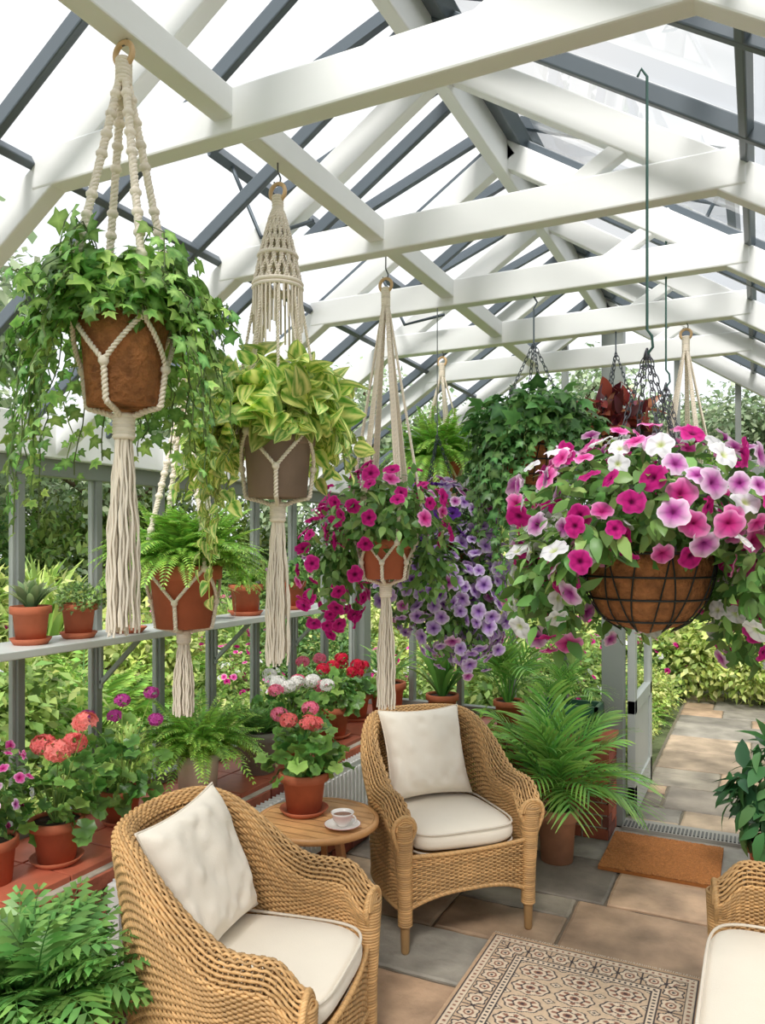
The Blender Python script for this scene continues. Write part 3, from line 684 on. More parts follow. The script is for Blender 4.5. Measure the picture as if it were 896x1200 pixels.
# ---------------- rug, mat ----------------
def rug():
    mb=MB(); W,Hh=.8,1.2; nx,ny=280,420
    xs=np.linspace(0,W,nx);ys=np.linspace(0,Hh,ny); X,Y=np.meshgrid(xs,ys)
    tan=C(206,178,148);cream=C(224,204,178);dk=C(66,56,58);ru=C(150,104,84)
    col=np.tile(tan,(ny,nx,1)); d=np.minimum(np.minimum(X,W-X),np.minimum(Y,Hh-Y))
    def put(m,c): col[m]=c
    put(d<.014,C(196,164,132)); put((d>.014)&(d<.02),dk)
    along=np.where(np.minimum(X,W-X)<np.minimum(Y,Hh-Y),Y,X)
    b1=(d>.02)&(d<.046); put(b1,cream); put(b1&(((along/.024)%1)<.4)&(np.abs(d-.033)<.006),ru)
    put((d>.046)&(d<.051),dk)
    b2=(d>.051)&(d<.131); put(b2,tan); u=(along/.085)%1-.5; v=(d-.091)/.085; r=np.hypot(u,v); an=np.arctan2(v,u)
    put(b2&(r<.44*(1+.12*np.cos(6*an))),dk); put(b2&(r<.37*(1+.15*np.cos(6*an))),cream); put(b2&(r<.22),ru); put(b2&(r<.14),cream); put(b2&(r<.07),dk); put(b2&(np.abs(u)>.47),dk)
    put((d>.131)&(d<.136),dk); b3=(d>.136)&(d<.16); put(b3,cream); put(b3&(((along/.02)%1)<.45)&(np.abs(d-.148)<.006),dk); put((d>.16)&(d<.165),dk)
    f=d>.165; nxm,nym=3,8; cw,ch=(W-.33)/nxm,(Hh-.33)/nym; U=((X-.165)/cw)%1-.5;Vv=((Y-.165)/ch)%1-.5; an=np.arctan2(Vv,U); r=np.hypot(U,Vv)*(1-.05*np.cos(8*an))
    put(f,C(212,186,156)); put(f&(r<.44),dk); put(f&(r<.4),cream); put(f&(r<.34)&(np.cos(8*an)>.1),ru); put(f&(r<.23),dk); put(f&(r<.19),cream); put(f&(r<.11),ru); put(f&(r<.05),dk)
    r2=np.abs(np.abs(U)-.5)+np.abs(np.abs(Vv)-.5); put(f&(r2<.16),dk); put(f&(r2<.12),cream); put(f&(r2<.05),dk)
    Z=.009+rng.uniform(-.0006,.0006,X.shape); V=np.stack([X,Y,Z],-1).reshape(-1,3)
    i=np.arange(ny-1)[:,None]*nx+np.arange(nx-1)[None]; Q=np.stack([i,i+1,i+nx+1,i+nx],-1).reshape(-1,4)
    mb.add(V,Q,None,col.reshape(-1,3),'rug'); box(mb,(0,0,.001),(W,Hh,.0082),C(170,140,110),'rug')
    for s in (0,Hh):
        sg=-1 if s==0 else 1
        for k in range(110):
            x=k*W/110+.003; tube(mb,[(x,s,.006),(x+rng.uniform(-.004,.004),s+sg*.02,.004)],.0012,3,C(225,212,190),'rope')
    return mb
rug().build('patterned_rug',loc=(-.985,1.86,.0))
mb=MB(); nx,ny=150,140; X,Y=np.meshgrid(np.linspace(-.72,-.17,nx),np.linspace(3.9,4.42,ny)); Z=.016+rng.uniform(0,.006,X.shape)
i=np.arange(ny-1)[:,None]*nx+np.arange(nx-1)[None]; Q=np.stack([i,i+1,i+nx+1,i+nx],-1).reshape(-1,4)
mb.add(np.stack([X,Y,Z],-1).reshape(-1,3),Q,None,C(180,116,62)[None]*rng.uniform(.65,1.15,(nx*ny,1)),'rug'); box(mb,(-.72,3.9,.001),(-.17,4.42,.017),C(150,92,42),'rug'); mb.build('coir_doormat')

# ---------------- hanging planters ----------------
def macrame(mb,x,y,zr,zs,rimz,rimr,pt,pb,rt,rb,tail,arms=4,style='sinnet',rr=.02,hook=True,a0=.4,tn=30,k=1.):
    c=np.array([x,y,0.])
    if hook: tube(mb,[(x,y,zr+.07),(x,y,zr+.03),(x+.008,y,zr+.012),(x+.006,y,zr-.004),(x-.006,y,zr-.004),(x-.01,y,zr+.006)],.0022,6,C(90,90,88),'metal')
    torus(mb,(x,y,zr-rr),rr,.0045*k,C(216,180,134),'wood','y',26,8)
    zb=zr-2*rr
    for q in range(int((zb-zs+.02)/.0065)): torus(mb,(x,y,zb+.008-q*.0065),.009*k,.0042*k,ROPE,'rope','z',12,5)
    for i in range(arms):
        a=a0+i*TAU/arms; o=np.array([math.cos(a),math.sin(a),0]); A=c+o*.008+[0,0,zs]; B=c+o*rimr+[0,0,rimz]
        pth=[A]+[A*(1-t)+B*t for t in np.linspace(.1,1,10)]
        if style=='sinnet':
            rope(mb,pth,.0062*k,.02*k,ROPE,'rope',3,5,.6)
            L=np.linalg.norm(B-A); m=int(L/.04)
            for q in range(m):
                if q%5!=4: sphere(mb,A+(B-A)*(q+.7)/(m+.6),.0092*k,ROPE,'rope',8,.9)
        elif style=='cone':
            for dd in(-.006,.006): rope(mb,np.array(pth)+np.cross(o,[0,0,1])*dd,.0032*k,.012,ROPE,'rope',2,4)
        else:
            for dd in(-.007,0,.007): rope(mb,np.array(pth)+np.cross(o,[0,0,1])*dd*np.linspace(.3,1.3,11)[:,None],.0036*k,.014,ROPE,'rope',2,4)
        rm=rt+.006; zt=pt-.01; N1=c+o*rm+[0,0,zt]
        rope(mb,[B,N1],.005*k,.016,ROPE,'rope',2,5); sphere(mb,N1,.009*k,ROPE,'rope',8)
        for s in(-1,1):
            a2=a+s*math.pi/arms; zm=pb+(pt-pb)*.42; rmid=rb+(rt-rb)*.42+.006
            pts=[]
            for t in np.linspace(0,1,8):
                aa=a+(a2-a)*t; zz=zt+(zm-zt)*t; r_=rb+(rt-rb)*(zz-pb)/(pt-pb)+.006; pts.append((x+r_*math.cos(aa),y+r_*math.sin(aa),zz))
            rope(mb,pts,.0042*k,.015,ROPE,'rope',2,5)
        a2=a+math.pi/arms; o2=np.array([math.cos(a2),math.sin(a2),0]); M1=c+o2*rmid+[0,0,zm]; sphere(mb,M1,.008*k,ROPE,'rope',8)
        rope(mb,[M1,c+o2*(rb+.006)+[0,0,pb],c+o2*(rb*.6)+[0,0,pb-.008],c+o2*.008+[0,0,pb-.02]],.005*k,.016,ROPE,'rope',2,5)
    for q in range(7): torus(mb,(x,y,pb-.016-q*.006),.013*k,.005*k,ROPE,'rope','z',12,5)
    zt=pb-.055
    for i in range(tn):
        a=rng.uniform(0,TAU);r=math.sqrt(rng.uniform(0,1)); r0=.012*k*r; r1=.026*k*r; zz=np.linspace(zt,tail+rng.uniform(0,.02),16); t=(zt-zz)/(zt-tail)
        rad=r0+(r1-r0)*np.minimum(t*2,1); w=.0012*np.sin(t*25+i)
        tube(mb,np.c_[x+rad*math.cos(a)+w,y+rad*math.sin(a)+w,zz],.0024*k,4,ROPE*rng.uniform(.92,1.04),'rope')
def chain(mb,A,B,step=.017,r=.0016,col=DARK*.6):
    A=np.array(A,float);B=np.array(B,float);L=np.linalg.norm(B-A);n=max(int(L/step),2);d=(B-A)/L
    s1=nrm(np.cross(d,[.3,.9,.1]));s2=np.cross(d,s1);a=np.arange(10)/10*TAU
    for i in range(n):
        c=A+(B-A)*(i+.5)/n; s=s1 if i%2 else s2
        tube(mb,c+np.outer(np.cos(a),d)*step*.72+np.outer(np.sin(a),s)*step*.32,r,4,col,'metal',True)
def wire_basket(mb,x,y,zt,r,h):
    prof=[(r*math.sqrt(max(1-(1-t)**2,0))**.85+1e-3,-h+h*t) for t in np.linspace(0,1,9)]
    lathe(mb,prof+[(r*.95,.004),(r*.85,-.02),(1e-3,-.02)],(x,y,zt),C(158,102,60),'coir',40,.012)
    for t in(.18,.45,.72,1.0):
        torus(mb,(x,y,zt-h+h*t),r*math.sqrt(1-(1-t)**2)**.85+.006,.0024,C(40,44,42),'metal','z',40,5)
    for i in range(14):
        for s in(-1,1):
            a=i*TAU/14; P=[]
            for t in np.linspace(.05,1,10):
                rr=r*math.sqrt(1-(1-t)**2)**.85+.006; aa=a+s*.22*t; P.append((x+rr*math.cos(aa),y+rr*math.sin(aa),zt-h+h*t))
            if s==1 or i%2==0: tube(mb,P,.0018,4,C(40,44,42),'metal')
HX=-1.01
mb=MB(); x,y=HX,1.025
macrame(mb,x,y,2.49,2.42,2.06,.088,2.0,1.845,.083,.062,1.44,4,'sinnet',.02,a0=-.44,tn=44,k=1.15)
pot(mb,x,y,1.845,.158,.083,.062,C(168,110,68),'coir',rim=False)
fr1=lambda P:~(((P[:,0]-x)*.7+(P[:,1]-y)*-.71>.03)&(P[:,2]<1.985))
mound(mb,IVY,(x,y,2.04),(.12,.12,.075),330,.044,shell=(.3,1),zmin=1.985,ok=fr1)
vines(mb,IVY,(x,y,2.03),30,.12,(.08,.15),(.1,.26),.04,.021,az=(0.2,4.5),up=.07)
vines(mb,IVY,(x,y,2.03),12,.12,(.11,.18),(.26,.44),.036,.023,az=(2.6,4.6),up=.06)
vines(mb,IVY,(x,y,2.03),7,.12,(.11,.15),(.22,.34),.036,.024,az=(-.2,1.2),up=.06)
vines(mb,IVY,(x,y,2.05),26,.1,(.11,.18),(.0,.09),.042,.021,az=(-.4,4.8),up=.09)
vines(mb,IVY,(x,y,2.04),12,.1,(.06,.08),(.0,.07),.04,.021,az=(4.7,6.1),up=.05)
mb.build('hanging_ivy_planter')
mb=MB(); x,y=HX,1.51
macrame(mb,x,y,2.445,2.375,1.93,.092,1.869,1.713,.088,.068,1.32,4,'cone',.02,a0=-.25,tn=40,k=1.1)
for i in range(16):
    for s in(-1,1):
        P=[]
        for t in np.linspace(0,1,14):
            z=2.385-.175*t; r=.010+.045*t**.8; a=i*TAU/16+s*1.1*t; P.append((x+r*math.cos(a),y+r*math.sin(a),z))
        rope(mb,P,.0042,.014,ROPE,'rope',2,4)
for zz,r in((2.21,.056),(2.2,.056),(2.275,.044)): torus(mb,(x,y,zz),r,.005,ROPE,'rope','z',28,6)
for i in range(34):
    a=i*TAU/34; L=.05+.1*abs(((i*4/34)%1)-.5)*2; tube(mb,[(x+.056*math.cos(a),y+.056*math.sin(a),2.2),(x+.058*math.cos(a),y+.058*math.sin(a),2.2-L)],.0028,4,ROPE,'rope')
for i in range(8):
    a=.6+i*TAU/8; rope(mb,[(x+.05*math.cos(a),y+.05*math.sin(a),2.2),(x+.095*math.cos(a),y+.095*math.sin(a),1.93),(x+.094*math.cos(a),y+.094*math.sin(a),1.86)],.004,.014,ROPE,'rope',2,4)
pot(mb,x,y,1.713,.156,.088,.068,C(146,126,112),'terra',rim=True)
fr2=lambda P:~(((P[:,0]-x)*.56+(P[:,1]-y)*-.83>.03)&(P[:,2]<1.86))
mound(mb,POTH,(x,y,1.925),(.17,.17,.12),210,.08,shell=(.35,1),zmin=1.865,droop=-.1,ok=fr2)
vines(mb,POTH,(x,y,1.9),26,.12,(.1,.19),(.02,.14),.076,.032,az=(-.2,4.3),up=.11,stem=C(150,170,80))
vines(mb,POTH,(x,y,1.9),14,.12,(.13,.2),(.04,.2),.076,.032,az=(2.6,4.2),up=.1,stem=C(150,170,80))
vines(mb,POTH,(x,y,1.9),9,.12,(.05,.07),(.0,.05),.066,.03,az=(4.3,6.1),up=.06,stem=C(150,170,80))
vines(mb,POTH,(x,y,1.9),6,.12,(.1,.16),(.28,.46),.06,.035,az=(3.2,4.3),up=.07,stem=C(150,170,80))
mb.build('hanging_pothos_planter')
mb=MB(); x,y=-1.03,2.13
macrame(mb,x,y,2.42,2.34,1.72,.11,1.62,1.50,.086,.064,1.10,6,'multi',.02,a0=.3,tn=44,k=1.15)
pot(mb,x,y,1.5,.12,.086,.064)
side=lambda P:~(((P[:,0]-x)*.44+(P[:,1]-y)*-.9>.02)&(P[:,2]<1.60))
mound(mb,PETL,(x,y,1.69),(.19,.19,.15),900,.042,shell=(.3,1),zmin=1.5,ok=side)
mound(mb,PETL,(x-.16,y-.02,1.56),(.1,.1,.17),300,.04,shell=(.2,1)); mound(mb,PETL,(x+.1,y+.12,1.55),(.1,.1,.13),200,.04,shell=(.2,1))
K=[]; blooms(mb,[MAG,PNK],(x,y,1.69),(.19,.19,.15),60,.026,zmin=1.56,ok=side,w=[.8,.2],keep=K)
blooms(mb,[MAG,PNK],(x-.17,y-.03,1.53),(.11,.11,.19),50,.026,w=[.85,.15],keep=K); mb.build('hanging_petunia_planter')
mb=MB(); x,y=-1.05,2.60
wire_basket(mb,x,y,1.62,.13,.14)
for a in(.3,2.4,4.5): chain(mb,(x,y,2.0),(x+.13*math.cos(a),y+.13*math.sin(a),1.62))
tube(mb,[(x,y,2.0),(x,y,2.47)],.002,6,C(120,126,124),'metal')
mound(mb,PETL,(x,y,1.64),(.2,.2,.17),800,.042,shell=(.4,1),zmin=1.5)
K=[]
for a,rr_,zc_,hh in((-.9,.12,1.42,.22),(.2,.15,1.44,.2),(-2.0,.13,1.47,.16),(1.4,.15,1.45,.18),(-.3,.16,1.42,.24)):
    c_=(x+rr_*math.cos(a),y+rr_*math.sin(a),zc_); mound(mb,PETL,c_,(.1,.1,hh),380,.038,shell=(.3,1)); blooms(mb,[LIL,PAL],c_,(.11,.11,hh*1.02),80,.028,w=[.88,.12],keep=K,mind=.58)
blooms(mb,[LIL,PUR,PAL],(x,y,1.66),(.2,.2,.17),90,.027,zmin=1.56,w=[.6,.2,.2],keep=K); mb.build('hanging_lilac_basket')
mb=MB(); x,y=-1.85,2.167
macrame(mb,x,y,2.24,2.12,1.62,.135,1.533,1.31,.135,.095,.99,4,'sinnet',.025,a0=-.35,tn=40,k=1.5)
tube(mb,[(x,y,2.24),(x,y,2.36)],.003,6,DARK,'metal')
pot(mb,x,y,1.31,.222,.135,.095)
fronds(mb,FERN,(x,y,1.51),170,(.2,.32),.06,tilt=(.2,1.3)); fronds(mb,FERN,(x,y,1.52),60,(.18,.3),.1,tilt=(-.1,.4)); mb.build('hanging_fern_planter')
mb=MB(); x,y=-1.27,3.2
macrame(mb,x,y,2.44,2.36,2.06,.09,1.98,1.83,.09,.07,1.6,5,'multi',.02,a0=.3,tn=20,k=1.2); pot(mb,x,y,1.83,.15,.09,.07)
fronds(mb,FERN,(x,y,1.96),150,(.2,.3),.05,tilt=(.1,1.3)); fronds(mb,FERN,(x,y,1.96),60,(.2,.3),.08,tilt=(-.5,.1)); mb.build('hanging_fern_planter')
mb=MB(); x,y=-.257,3.2
macrame(mb,x,y,2.44,2.36,1.9,.1,1.82,1.66,.1,.07,1.4,5,'multi',.02,a0=.3,tn=24,k=1.2); pot(mb,x,y,1.66,.16,.1,.07)
fronds(mb,FERN,(x,y,1.8),50,(.2,.28),.04,tilt=(.1,1.1)); mb.build('hanging_fern_planter')
mb=MB(); x,y=-.70,2.62
wire_basket(mb,x,y,1.98,.15,.17)
for i in range(4): chain(mb,(x,y,2.3),(x+.15*math.cos(.5+i*TAU/4),y+.15*math.sin(.5+i*TAU/4),1.98))
tube(mb,[(x,y,2.3),(x,y,2.42),(x+.012,y,2.44),(x,y,2.46)],.003,6,DARK,'metal')
mound(mb,IVYD,(x,y,2.02),(.23,.23,.13),620,.058,shell=(.4,1),zmin=1.95)
vines(mb,IVYD,(x,y,2.03),62,.16,(.1,.19),(.15,.36),.058,.024,az=(-.6,4.7),up=.07)
vines(mb,IVYD,(x,y,2.03),14,.16,(.1,.17),(.05,.14),.054,.024,az=(4.7,5.7),up=.07)
vines(mb,IVYD,(x,y,2.03),20,.16,(.12,.17),(.35,.5),.05,.024,az=(2.2,5.0),up=.05)
mb.build('hanging_ivy_basket')
mb=MB(); x,y=-.52,3.2
wire_basket(mb,x,y,2.06,.1,.1)
for i in range(3): chain(mb,(x,y,2.38),(x+.1*math.cos(i*TAU/3),y+.1*math.sin(i*TAU/3),2.06))
tube(mb,[(x,y,2.38),(x,y,2.47)],.003,6,DARK,'metal')
BUR=[leaf_t(.22,.25,.5,C(118,48,42),C(140,84,56)),leaf_t(.2,.25,.3,C(86,32,34)),leaf_t(.22,.2,.6,C(140,80,52))]
mound(mb,BUR,(x,y,2.11),(.13,.13,.09),170,.095,shell=(.3,1),zmin=2.03,droop=-.3); mb.build('hanging_heuchera_basket')
def petunia_basket(name,x,y,zt,r,ztop,zhook,sc,n,fz=1.):
    mb=MB(); wire_basket(mb,x,y,zt,r,r*1.28)
    for i in range(4): chain(mb,(x,y,zhook),(x+r*math.cos(.5+i*TAU/4),y+r*math.sin(.5+i*TAU/4),zt),.019,.0015,C(90,90,98))
    tube(mb,[(x+.0,y,zhook-.01),(x+.012,y,zhook+.005),(x+.01,y,zhook+.03),(x,y,zhook+.045),(x,y,ztop-.03),(x-.012,y,ztop-.01),(x-.02,y,ztop-.025)],.003,8,C(60,94,86),'metal')
    R=.27*sc; vis=lambda P:~((((P[:,0]-x)*.2+(P[:,1]-y)*-.98)>.05*sc)&(P[:,2]<zt-.005)&(np.abs((P[:,0]-x)*.98+(P[:,1]-y)*.2)<r*1.0))
    K=[]
    lobes=[((x,y,zt+.09*sc),(R,R,.165*sc),1300,n)]
    rv=np.array([.9,.44]); fv=np.array([-.44,.9])
    for (lr,lf,dz,rad,hh,nl_,nf) in((.22,-.02,-.08,.09,.17,300,30),(-.2,.0,-.06,.09,.15,280,24),(.26,.1,-.06,.09,.16,200,18),(-.2,.12,-.05,.1,.14,220,16),(0.02,.2,-.06,.12,.15,240,14),(.17,-.16,-.03,.08,.12,180,16),(-.17,-.16,-.0,.08,.09,150,14)):
        q=(rv*lr+fv*lf)*sc; lobes.append(((x+q[0],y+q[1],zt+dz*sc),(rad*sc,rad*sc,hh*sc),nl_,nf))
    for c_,ra,nlv,nf in lobes:
        mound(mb,PETL,c_,ra,nlv,.044,shell=(.35,1.03),ok=vis,zmin=zt-.26*sc)
    for c_,ra,nlv,nf in lobes:
        blooms(mb,[MAG,PNK,WHT,PAL],c_,ra,nf,.0275*fz,ok=vis,w=[.25,.29,.22,.24],keep=K,mind=.57,zmin=zt-.24*sc)
    mb.build(name)
petunia_basket('hanging_petunia_basket',-.222,1.775,1.585,.138,2.66,2.03,1.,220)
petunia_basket('hanging_petunia_basket',-.27,2.62,1.66,.12,2.66,2.12,.8,70)

# ---------------- shelf pots ----------------
def succ(name,x,y,z,rt,h,kind):
    mb=MB(); pot(mb,x,y,z,h,rt,rt*.7,TERRA*1.05,saucer=True)
    if kind=='strap':
        fronds(mb,[strap_t(C(72,108,72),C(136,156,108),.3,.15,1.0),strap_t(C(90,126,80),C(150,162,122),.5,.15,1.1)],(x,y,z+h),44,(.075,.11),.012,tilt=(.0,1.1))
    elif kind=='mound': mound(mb,[simple_leaf(.3,C(124,148,88)),simple_leaf(.3,C(100,132,74))],(x,y,z+h+.02),(rt*1.15,rt*1.15,.06),620,.022,shell=(.7,1),zmin=z+h-.01,droop=0)
    elif kind=='flower':
        mound(mb,PETL,(x,y,z+h+.05),(rt*1.4,rt*1.5,.09),200,.045,shell=(.3,1),zmin=z+h-.01); blooms(mb,[WHT,PAL],(x,y,z+h+.07),(rt*1.4,rt*1.5,.09),14,.02,zmin=z+h)
    else: fronds(mb,FERN,(x,y,z+h),60,(.1,.18),.02,tilt=(.1,1.2))
    mb.build(name)
SZ=1.262
succ('potted_succulent',-2.26,1.86,SZ,.068,.12,'strap'); succ('potted_sedum',-2.26,2.068,SZ,.066,.115,'mound')
succ('potted_fern',-2.26,3.10,SZ,.085,.14,'fern'); succ('potted_white_flower',-2.26,3.5,SZ,.085,.14,'flower'); succ('potted_fern',-2.26,2.75,SZ,.07,.11,'fern')
mb=MB(); lathe(mb,[(1e-3,0),(.05,0),(.07,.022),(.065,.022),(.048,.008),(1e-3,.008)],(-2.22,2.28,SZ),TERRA,'terra'); mb.build('terracotta_saucer')
mb=MB(); lathe(mb,[(.001,0),(.05,0),(.055,.02),(.055,.1),(.045,.12),(.05,.13)],(-2.26,2.93,SZ),(1,1,1),'glass'); mb.build('glass_jar')

# ---------------- sill plants ----------------
SI=.55; COR=C(248,138,136); SAL=C(250,152,144); MGT=C(214,90,180); RED=C(224,48,80); WF=C(248,246,242); PKF=C(246,142,172)
geranium('potted_geranium',-2.10,1.83,SI,.135,.088,.17,.33,[SAL,COR],4,110,hs=.04)
geranium('potted_geranium',-2.18,2.2,SI,.12,.08,.14,.37,[MGT],5,90,hs=.028)
mb=MB(); x,y=-2.16,2.62; pot(mb,x,y,SI,.17,.1,.08,C(226,218,200),'ceramic',rim=False); fronds(mb,FERN,(x,y,SI+.16),130,(.2,.34),.06,tilt=(.1,1.2)); mb.build('potted_fern')
mb=MB(); x,y=-2.1,2.98; pot(mb,x,y,SI,.19,.1,.075,C(150,146,138),'terra',rim=True); fronds(mb,FERND,(x,y,SI+.18),30,(.12,.2),.04,tilt=(.3,1.3)); mb.build('potted_fern')
geranium('potted_geranium',-2.1,3.26,SI,.15,.095,.2,.25,[WF,WF,WF,PKF],14,130,hs=.036)
geranium('potted_geranium',-2.12,3.7,SI,.16,.11,.18,.27,[RED,PKF,RED],7,130,hs=.036)
geranium('potted_geranium',-2.2,4.12,SI,.15,.1,.16,.2,[RED],3,70)
geranium('potted_geranium',tx-.075,ty+.02,tz+.003,.155,.1,.15,.27,[COR,PKF],5,120,hs=.034)
mb=MB(); x,y=-2.15,1.63; pot(mb,x,y,SI,.14,.075,.055); mound(mb,PETL,(x,y,SI+.27),(.1,.1,.16),330,.036,shell=(.3,1),zmin=SI+.1); blooms(mb,[PAL,WHT,PNK],(x,y,SI+.27),(.11,.11,.17),60,.017,zmin=SI+.1); mb.build('potted_petunia')
def palm(name,x,y,z,ph,rt,n,L,col=TERRA,tp=PALM,tilt=(.1,1.0)):
    mb=MB(); pot(mb,x,y,z,ph,rt,rt*.74,col); fronds(mb,tp,(x,y,z+ph*.9),n,L,.02,tilt=tilt); mb.build(name)
palm('potted_palm',-.93,3.93,0,.27,.108,36,(.34,.54),C(196,142,110),tilt=(.15,1.2))
palm('potted_palm',-1.32,4.38,SI,.15,.09,18,(.34,.5),tilt=(.3,1.1)); palm('potted_palm',-1.02,4.42,SI,.12,.08,20,(.2,.32),tilt=(.2,1.1))
STR=[strap_t(C(80,134,56),C(132,172,88),.6,.05,1.0),strap_t(C(68,120,50),C(112,158,74),.9,.045,1.2)]
palm('potted_spathe_lily',-1.72,4.34,SI,.16,.1,56,(.3,.48),tp=STR,tilt=(.1,1.2)); palm('potted_spathe_lily',-2.1,4.36,SI,.2,.12,40,(.2,.3),tp=STR,tilt=(.1,1.1))
mb=MB(); x,y=-1.5,4.05; pot(mb,x,y,0,.3,.14,.11,C(170,118,90)); fronds(mb,FERN,(x,y,.3),130,(.3,.46),.05,tilt=(.3,1.3)); mb.build('potted_fern')
mb=MB(); G_=C(60,104,80)
box(mb,(-1.15,4.33,SI),(-.8,4.35,SI+.16),G_,'paint'); box(mb,(-1.15,4.5,SI),(-.8,4.52,SI+.16),G_,'paint'); box(mb,(-1.15,4.33,SI),(-1.13,4.52,SI+.16),G_,'paint'); box(mb,(-.82,4.33,SI),(-.8,4.52,SI+.16),G_,'paint'); box(mb,(-1.14,4.34,SI),(-.81,4.51,SI+.13),C(60,45,35),'soil'); mb.build('green_trough')
mb=MB(); x,y=-1.62,1.31; pot(mb,x,y,0,.4,.13,.1); fronds(mb,FERND,(x,y,.4),150,(.24,.4),.05,tilt=(.1,1.35)); mb.build('potted_fern')
BL=[leaf_t(.2,.2,.4,C(40,80,48)),leaf_t(.24,.2,.2,C(54,96,58)),leaf_t(.2,.2,.5,C(70,116,66))]
mb=MB(); x,y=.06,3.98; pot(mb,x,y,0,.24,.12,.09); mound(mb,BL,(x,y,.46),(.2,.2,.26),280,.125,shell=(.3,1),zmin=.22)
tube(mb,[(x,y,.2),(x+.02,y,.35),(x,y+.02,.5)],.008,5,C(90,80,50),'bark'); mb.build('potted_rubber_plant')

# ---------------- garden ----------------
def shrub(name,cols,n,leaf,rad=(.5,.5,.5),fl=None,lobes=7):
    mb=MB(); tp=[simple_leaf(.26,c) for c in cols]
    for i in range(lobes):
        a=rng.uniform(0,TAU);r=rng.uniform(0,.55)*rad[0]; c=(r*math.cos(a),r*math.sin(a),rad[2]*rng.uniform(.5,1.25)); s=rng.uniform(.45,.75)
        mound(mb,tp,c,(rad[0]*s,rad[1]*s,rad[2]*s),n//lobes,leaf,'garden',(.45,1),zmin=0,droop=.2)
        if fl is not None: blooms(mb,fl,c,(rad[0]*s,rad[1]*s,rad[2]*s),14,.03,zmin=.2)
    tube(mb,[(0,0,0),(.02,0,rad[2]*.8)],.02,5,C(90,70,50),'bark')
    return mb.mesh(name)
G1=[C(136,164,82),C(114,148,70),C(156,180,98)]; G2=[C(92,130,66),C(76,114,58),C(112,148,76)]; G3=[C(168,186,96),C(144,170,80),C(186,194,122)]; G4=[C(140,158,124),C(120,144,106),C(160,174,140)]  # last set greys the tree leaves: distance haze put into their colour
SH=[shrub('garden_shrub',G1,2600,.07),shrub('garden_shrub',G2,2600,.06),shrub('garden_shrub',G3,2400,.075),shrub('flowering_shrub',G1,2200,.06,fl=[PNK,WHT,MAG])]
mb=MB(); fronds(mb,FERN,(0,0,.05),60,(.5,.8),.05,mat='garden',tilt=(.3,1.2)); SH.append(mb.mesh('garden_fern'))
mb=MB(); fronds(mb,[strap_t(C(130,168,78),C(170,196,110),.6,.03,1.2),strap_t(C(110,152,68),C(160,188,98),.9,.03,1.4)],(0,0,0),90,(.5,.8),.08,mat='garden',tilt=(.4,1.3)); SH.append(mb.mesh('garden_daylily'))
def place(k,x,y,s,sz=None): link(SH[k],SH[k].name.split('.')[0],(x,y,-.08),rng.uniform(0,TAU),(s,s,(sz or s)))
for i in range(60):
    x=rng.uniform(-7.5,-3.7);y=rng.uniform(-.5,9); s=rng.uniform(.8,1.3)*(1+.16*(-3-x)); place(int(rng.integers(0,6)),x,y,s)
for i in range(20): place(int(rng.choice([0,2,3,4,5])),rng.uniform(-3.5,-3.1),.2+i*.26,rng.uniform(.6,.82))
for i in range(34):
    y=rng.uniform(5.5,11); x=rng.choice([rng.uniform(-5,-1.6),rng.uniform(1.1,4)]); place(int(rng.integers(0,6)),x,y,rng.uniform(.7,1.2)*(1+.08*(y-5)))
for y in np.arange(5.3,9.8,.3):
    place(int(rng.choice([0,3,4,2,1])),-1.06+rng.uniform(-.06,.08)+.05*math.sin(y*2),y,rng.uniform(.5,.72)); place(int(rng.choice([0,4,4,2,3])),.55+rng.uniform(-.1,.05),y,rng.uniform(.5,.75))
for y in np.arange(5.6,10,.5): place(int(rng.choice([0,1,3])),-1.75,y,rng.uniform(.9,1.2)); place(int(rng.choice([0,1,3])),1.3,y,rng.uniform(.9,1.2))
for x in np.arange(-3,3.5,.6): place(int(rng.integers(0,4)),x,9.0+rng.uniform(-.3,.3),rng.uniform(1.0,1.3))
# tall boundary hedge beyond the left and back beds
for y in np.arange(-2,11,.9): place(int(rng.choice([0,1,2])),-8.3+rng.uniform(-.3,.3),y,1.9,rng.uniform(2.6,3.4))
for x in np.arange(-8,5,1.0): place(int(rng.choice([0,1,2])),x,11.6+rng.uniform(-.3,.3),1.9,rng.uniform(2.6,3.2))
def tree(name,cols,H):
    mb=MB(); tp=[simple_leaf(.3,c) for c in cols]
    tube(mb,[(0,0,0),(.05,0,H*.4),(0,.1,H*.8)],[.14,.1,.04],8,C(96,80,62),'bark')
    for i in range(16):
        a=rng.uniform(0,TAU);r=rng.uniform(.1,.34)*H;c=(r*math.cos(a),r*math.sin(a),H*rng.uniform(.3,.92));s=H*rng.uniform(.11,.2)
        tube(mb,[(0,0,c[2]*.7),c],.03,5,C(96,80,62),'bark'); mound(mb,tp,c,(s,s,s*.8),560,.14,'garden',(.3,1),droop=.2)
    return mb.mesh(name)
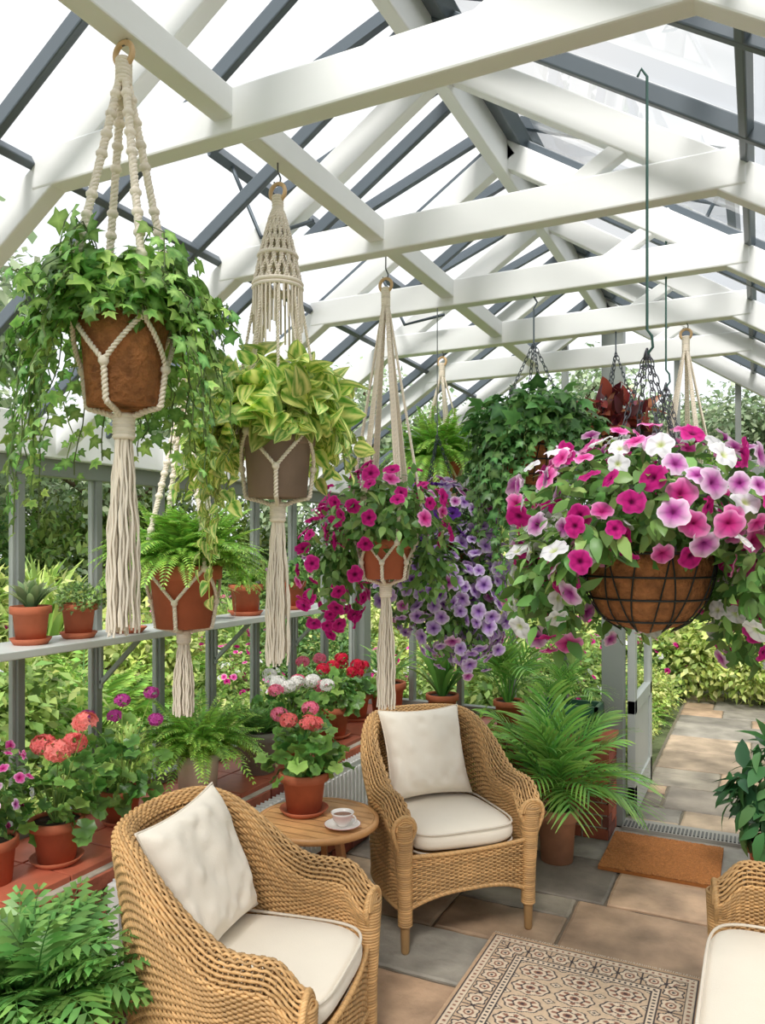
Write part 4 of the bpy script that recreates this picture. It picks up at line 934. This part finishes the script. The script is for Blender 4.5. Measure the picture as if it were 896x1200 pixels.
TR=[tree('garden_tree',G4,5),tree('garden_tree',[c*.8 for c in G4],5),tree('garden_tree',[c*1.15 for c in G4],5)]
for i in range(26):
    a=math.radians(-20+i*8.2)+rng.normal(0,.03)
    d=rng.uniform(12.5,16); x=d*math.cos(a);y=d*math.sin(a)+1
    link(TR[int(rng.integers(3))],'garden_tree',(x,y,-.1),rng.uniform(0,6),(rng.uniform(.8,1.1),)*3)
for (x,y,s) in ((-8.9,4.4,1.2),(-8.0,7.9,.85)): link(TR[2],'garden_tree',(x,y,-.1),1.+x,(s,s,s))

# ---------------- light ----------------
w=bpy.data.worlds.new('overcast_sky'); bpy.context.scene.world=w; w.use_nodes=True; nt=w.node_tree; bg=nt.nodes['Background']
tc=nt.nodes.new('ShaderNodeTexCoord'); nz=nt.nodes.new('ShaderNodeTexNoise'); nz.inputs['Scale'].default_value=2.2; nz.inputs['Detail'].default_value=4
cr=nt.nodes.new('ShaderNodeValToRGB'); cr.color_ramp.elements[0].position=.3; cr.color_ramp.elements[0].color=(.84,.9,.96,1); cr.color_ramp.elements[1].position=.65; cr.color_ramp.elements[1].color=(1,1,1,1)
nt.links.new(tc.outputs['Generated'],nz.inputs['Vector']); nt.links.new(nz.outputs['Fac'],cr.inputs['Fac']); nt.links.new(cr.outputs['Color'],bg.inputs['Color']); bg.inputs['Strength'].default_value=1.02
sd=bpy.data.lights.new('sun','SUN'); sd.energy=2.9; sd.angle=math.radians(16); sd.color=(1,.97,.93)
so=bpy.data.objects.new('sun',sd); bpy.context.collection.objects.link(so); so.rotation_euler=(math.radians(38),math.radians(-14),math.radians(30))
cd=bpy.data.cameras.new('camera'); cam=bpy.data.objects.new('camera',cd); bpy.context.collection.objects.link(cam)
cd.sensor_fit='VERTICAL'; cd.sensor_height=36; cd.lens=27.12; cd.shift_y=.0333; cd.clip_start=.02
cam.location=(0,0,1.6); cam.rotation_euler=(math.radians(90),0,math.radians(26.05))
bpy.context.scene.camera=cam
bpy.context.scene.view_settings.view_transform='Standard'
bpy.context.scene.view_settings.exposure=.33
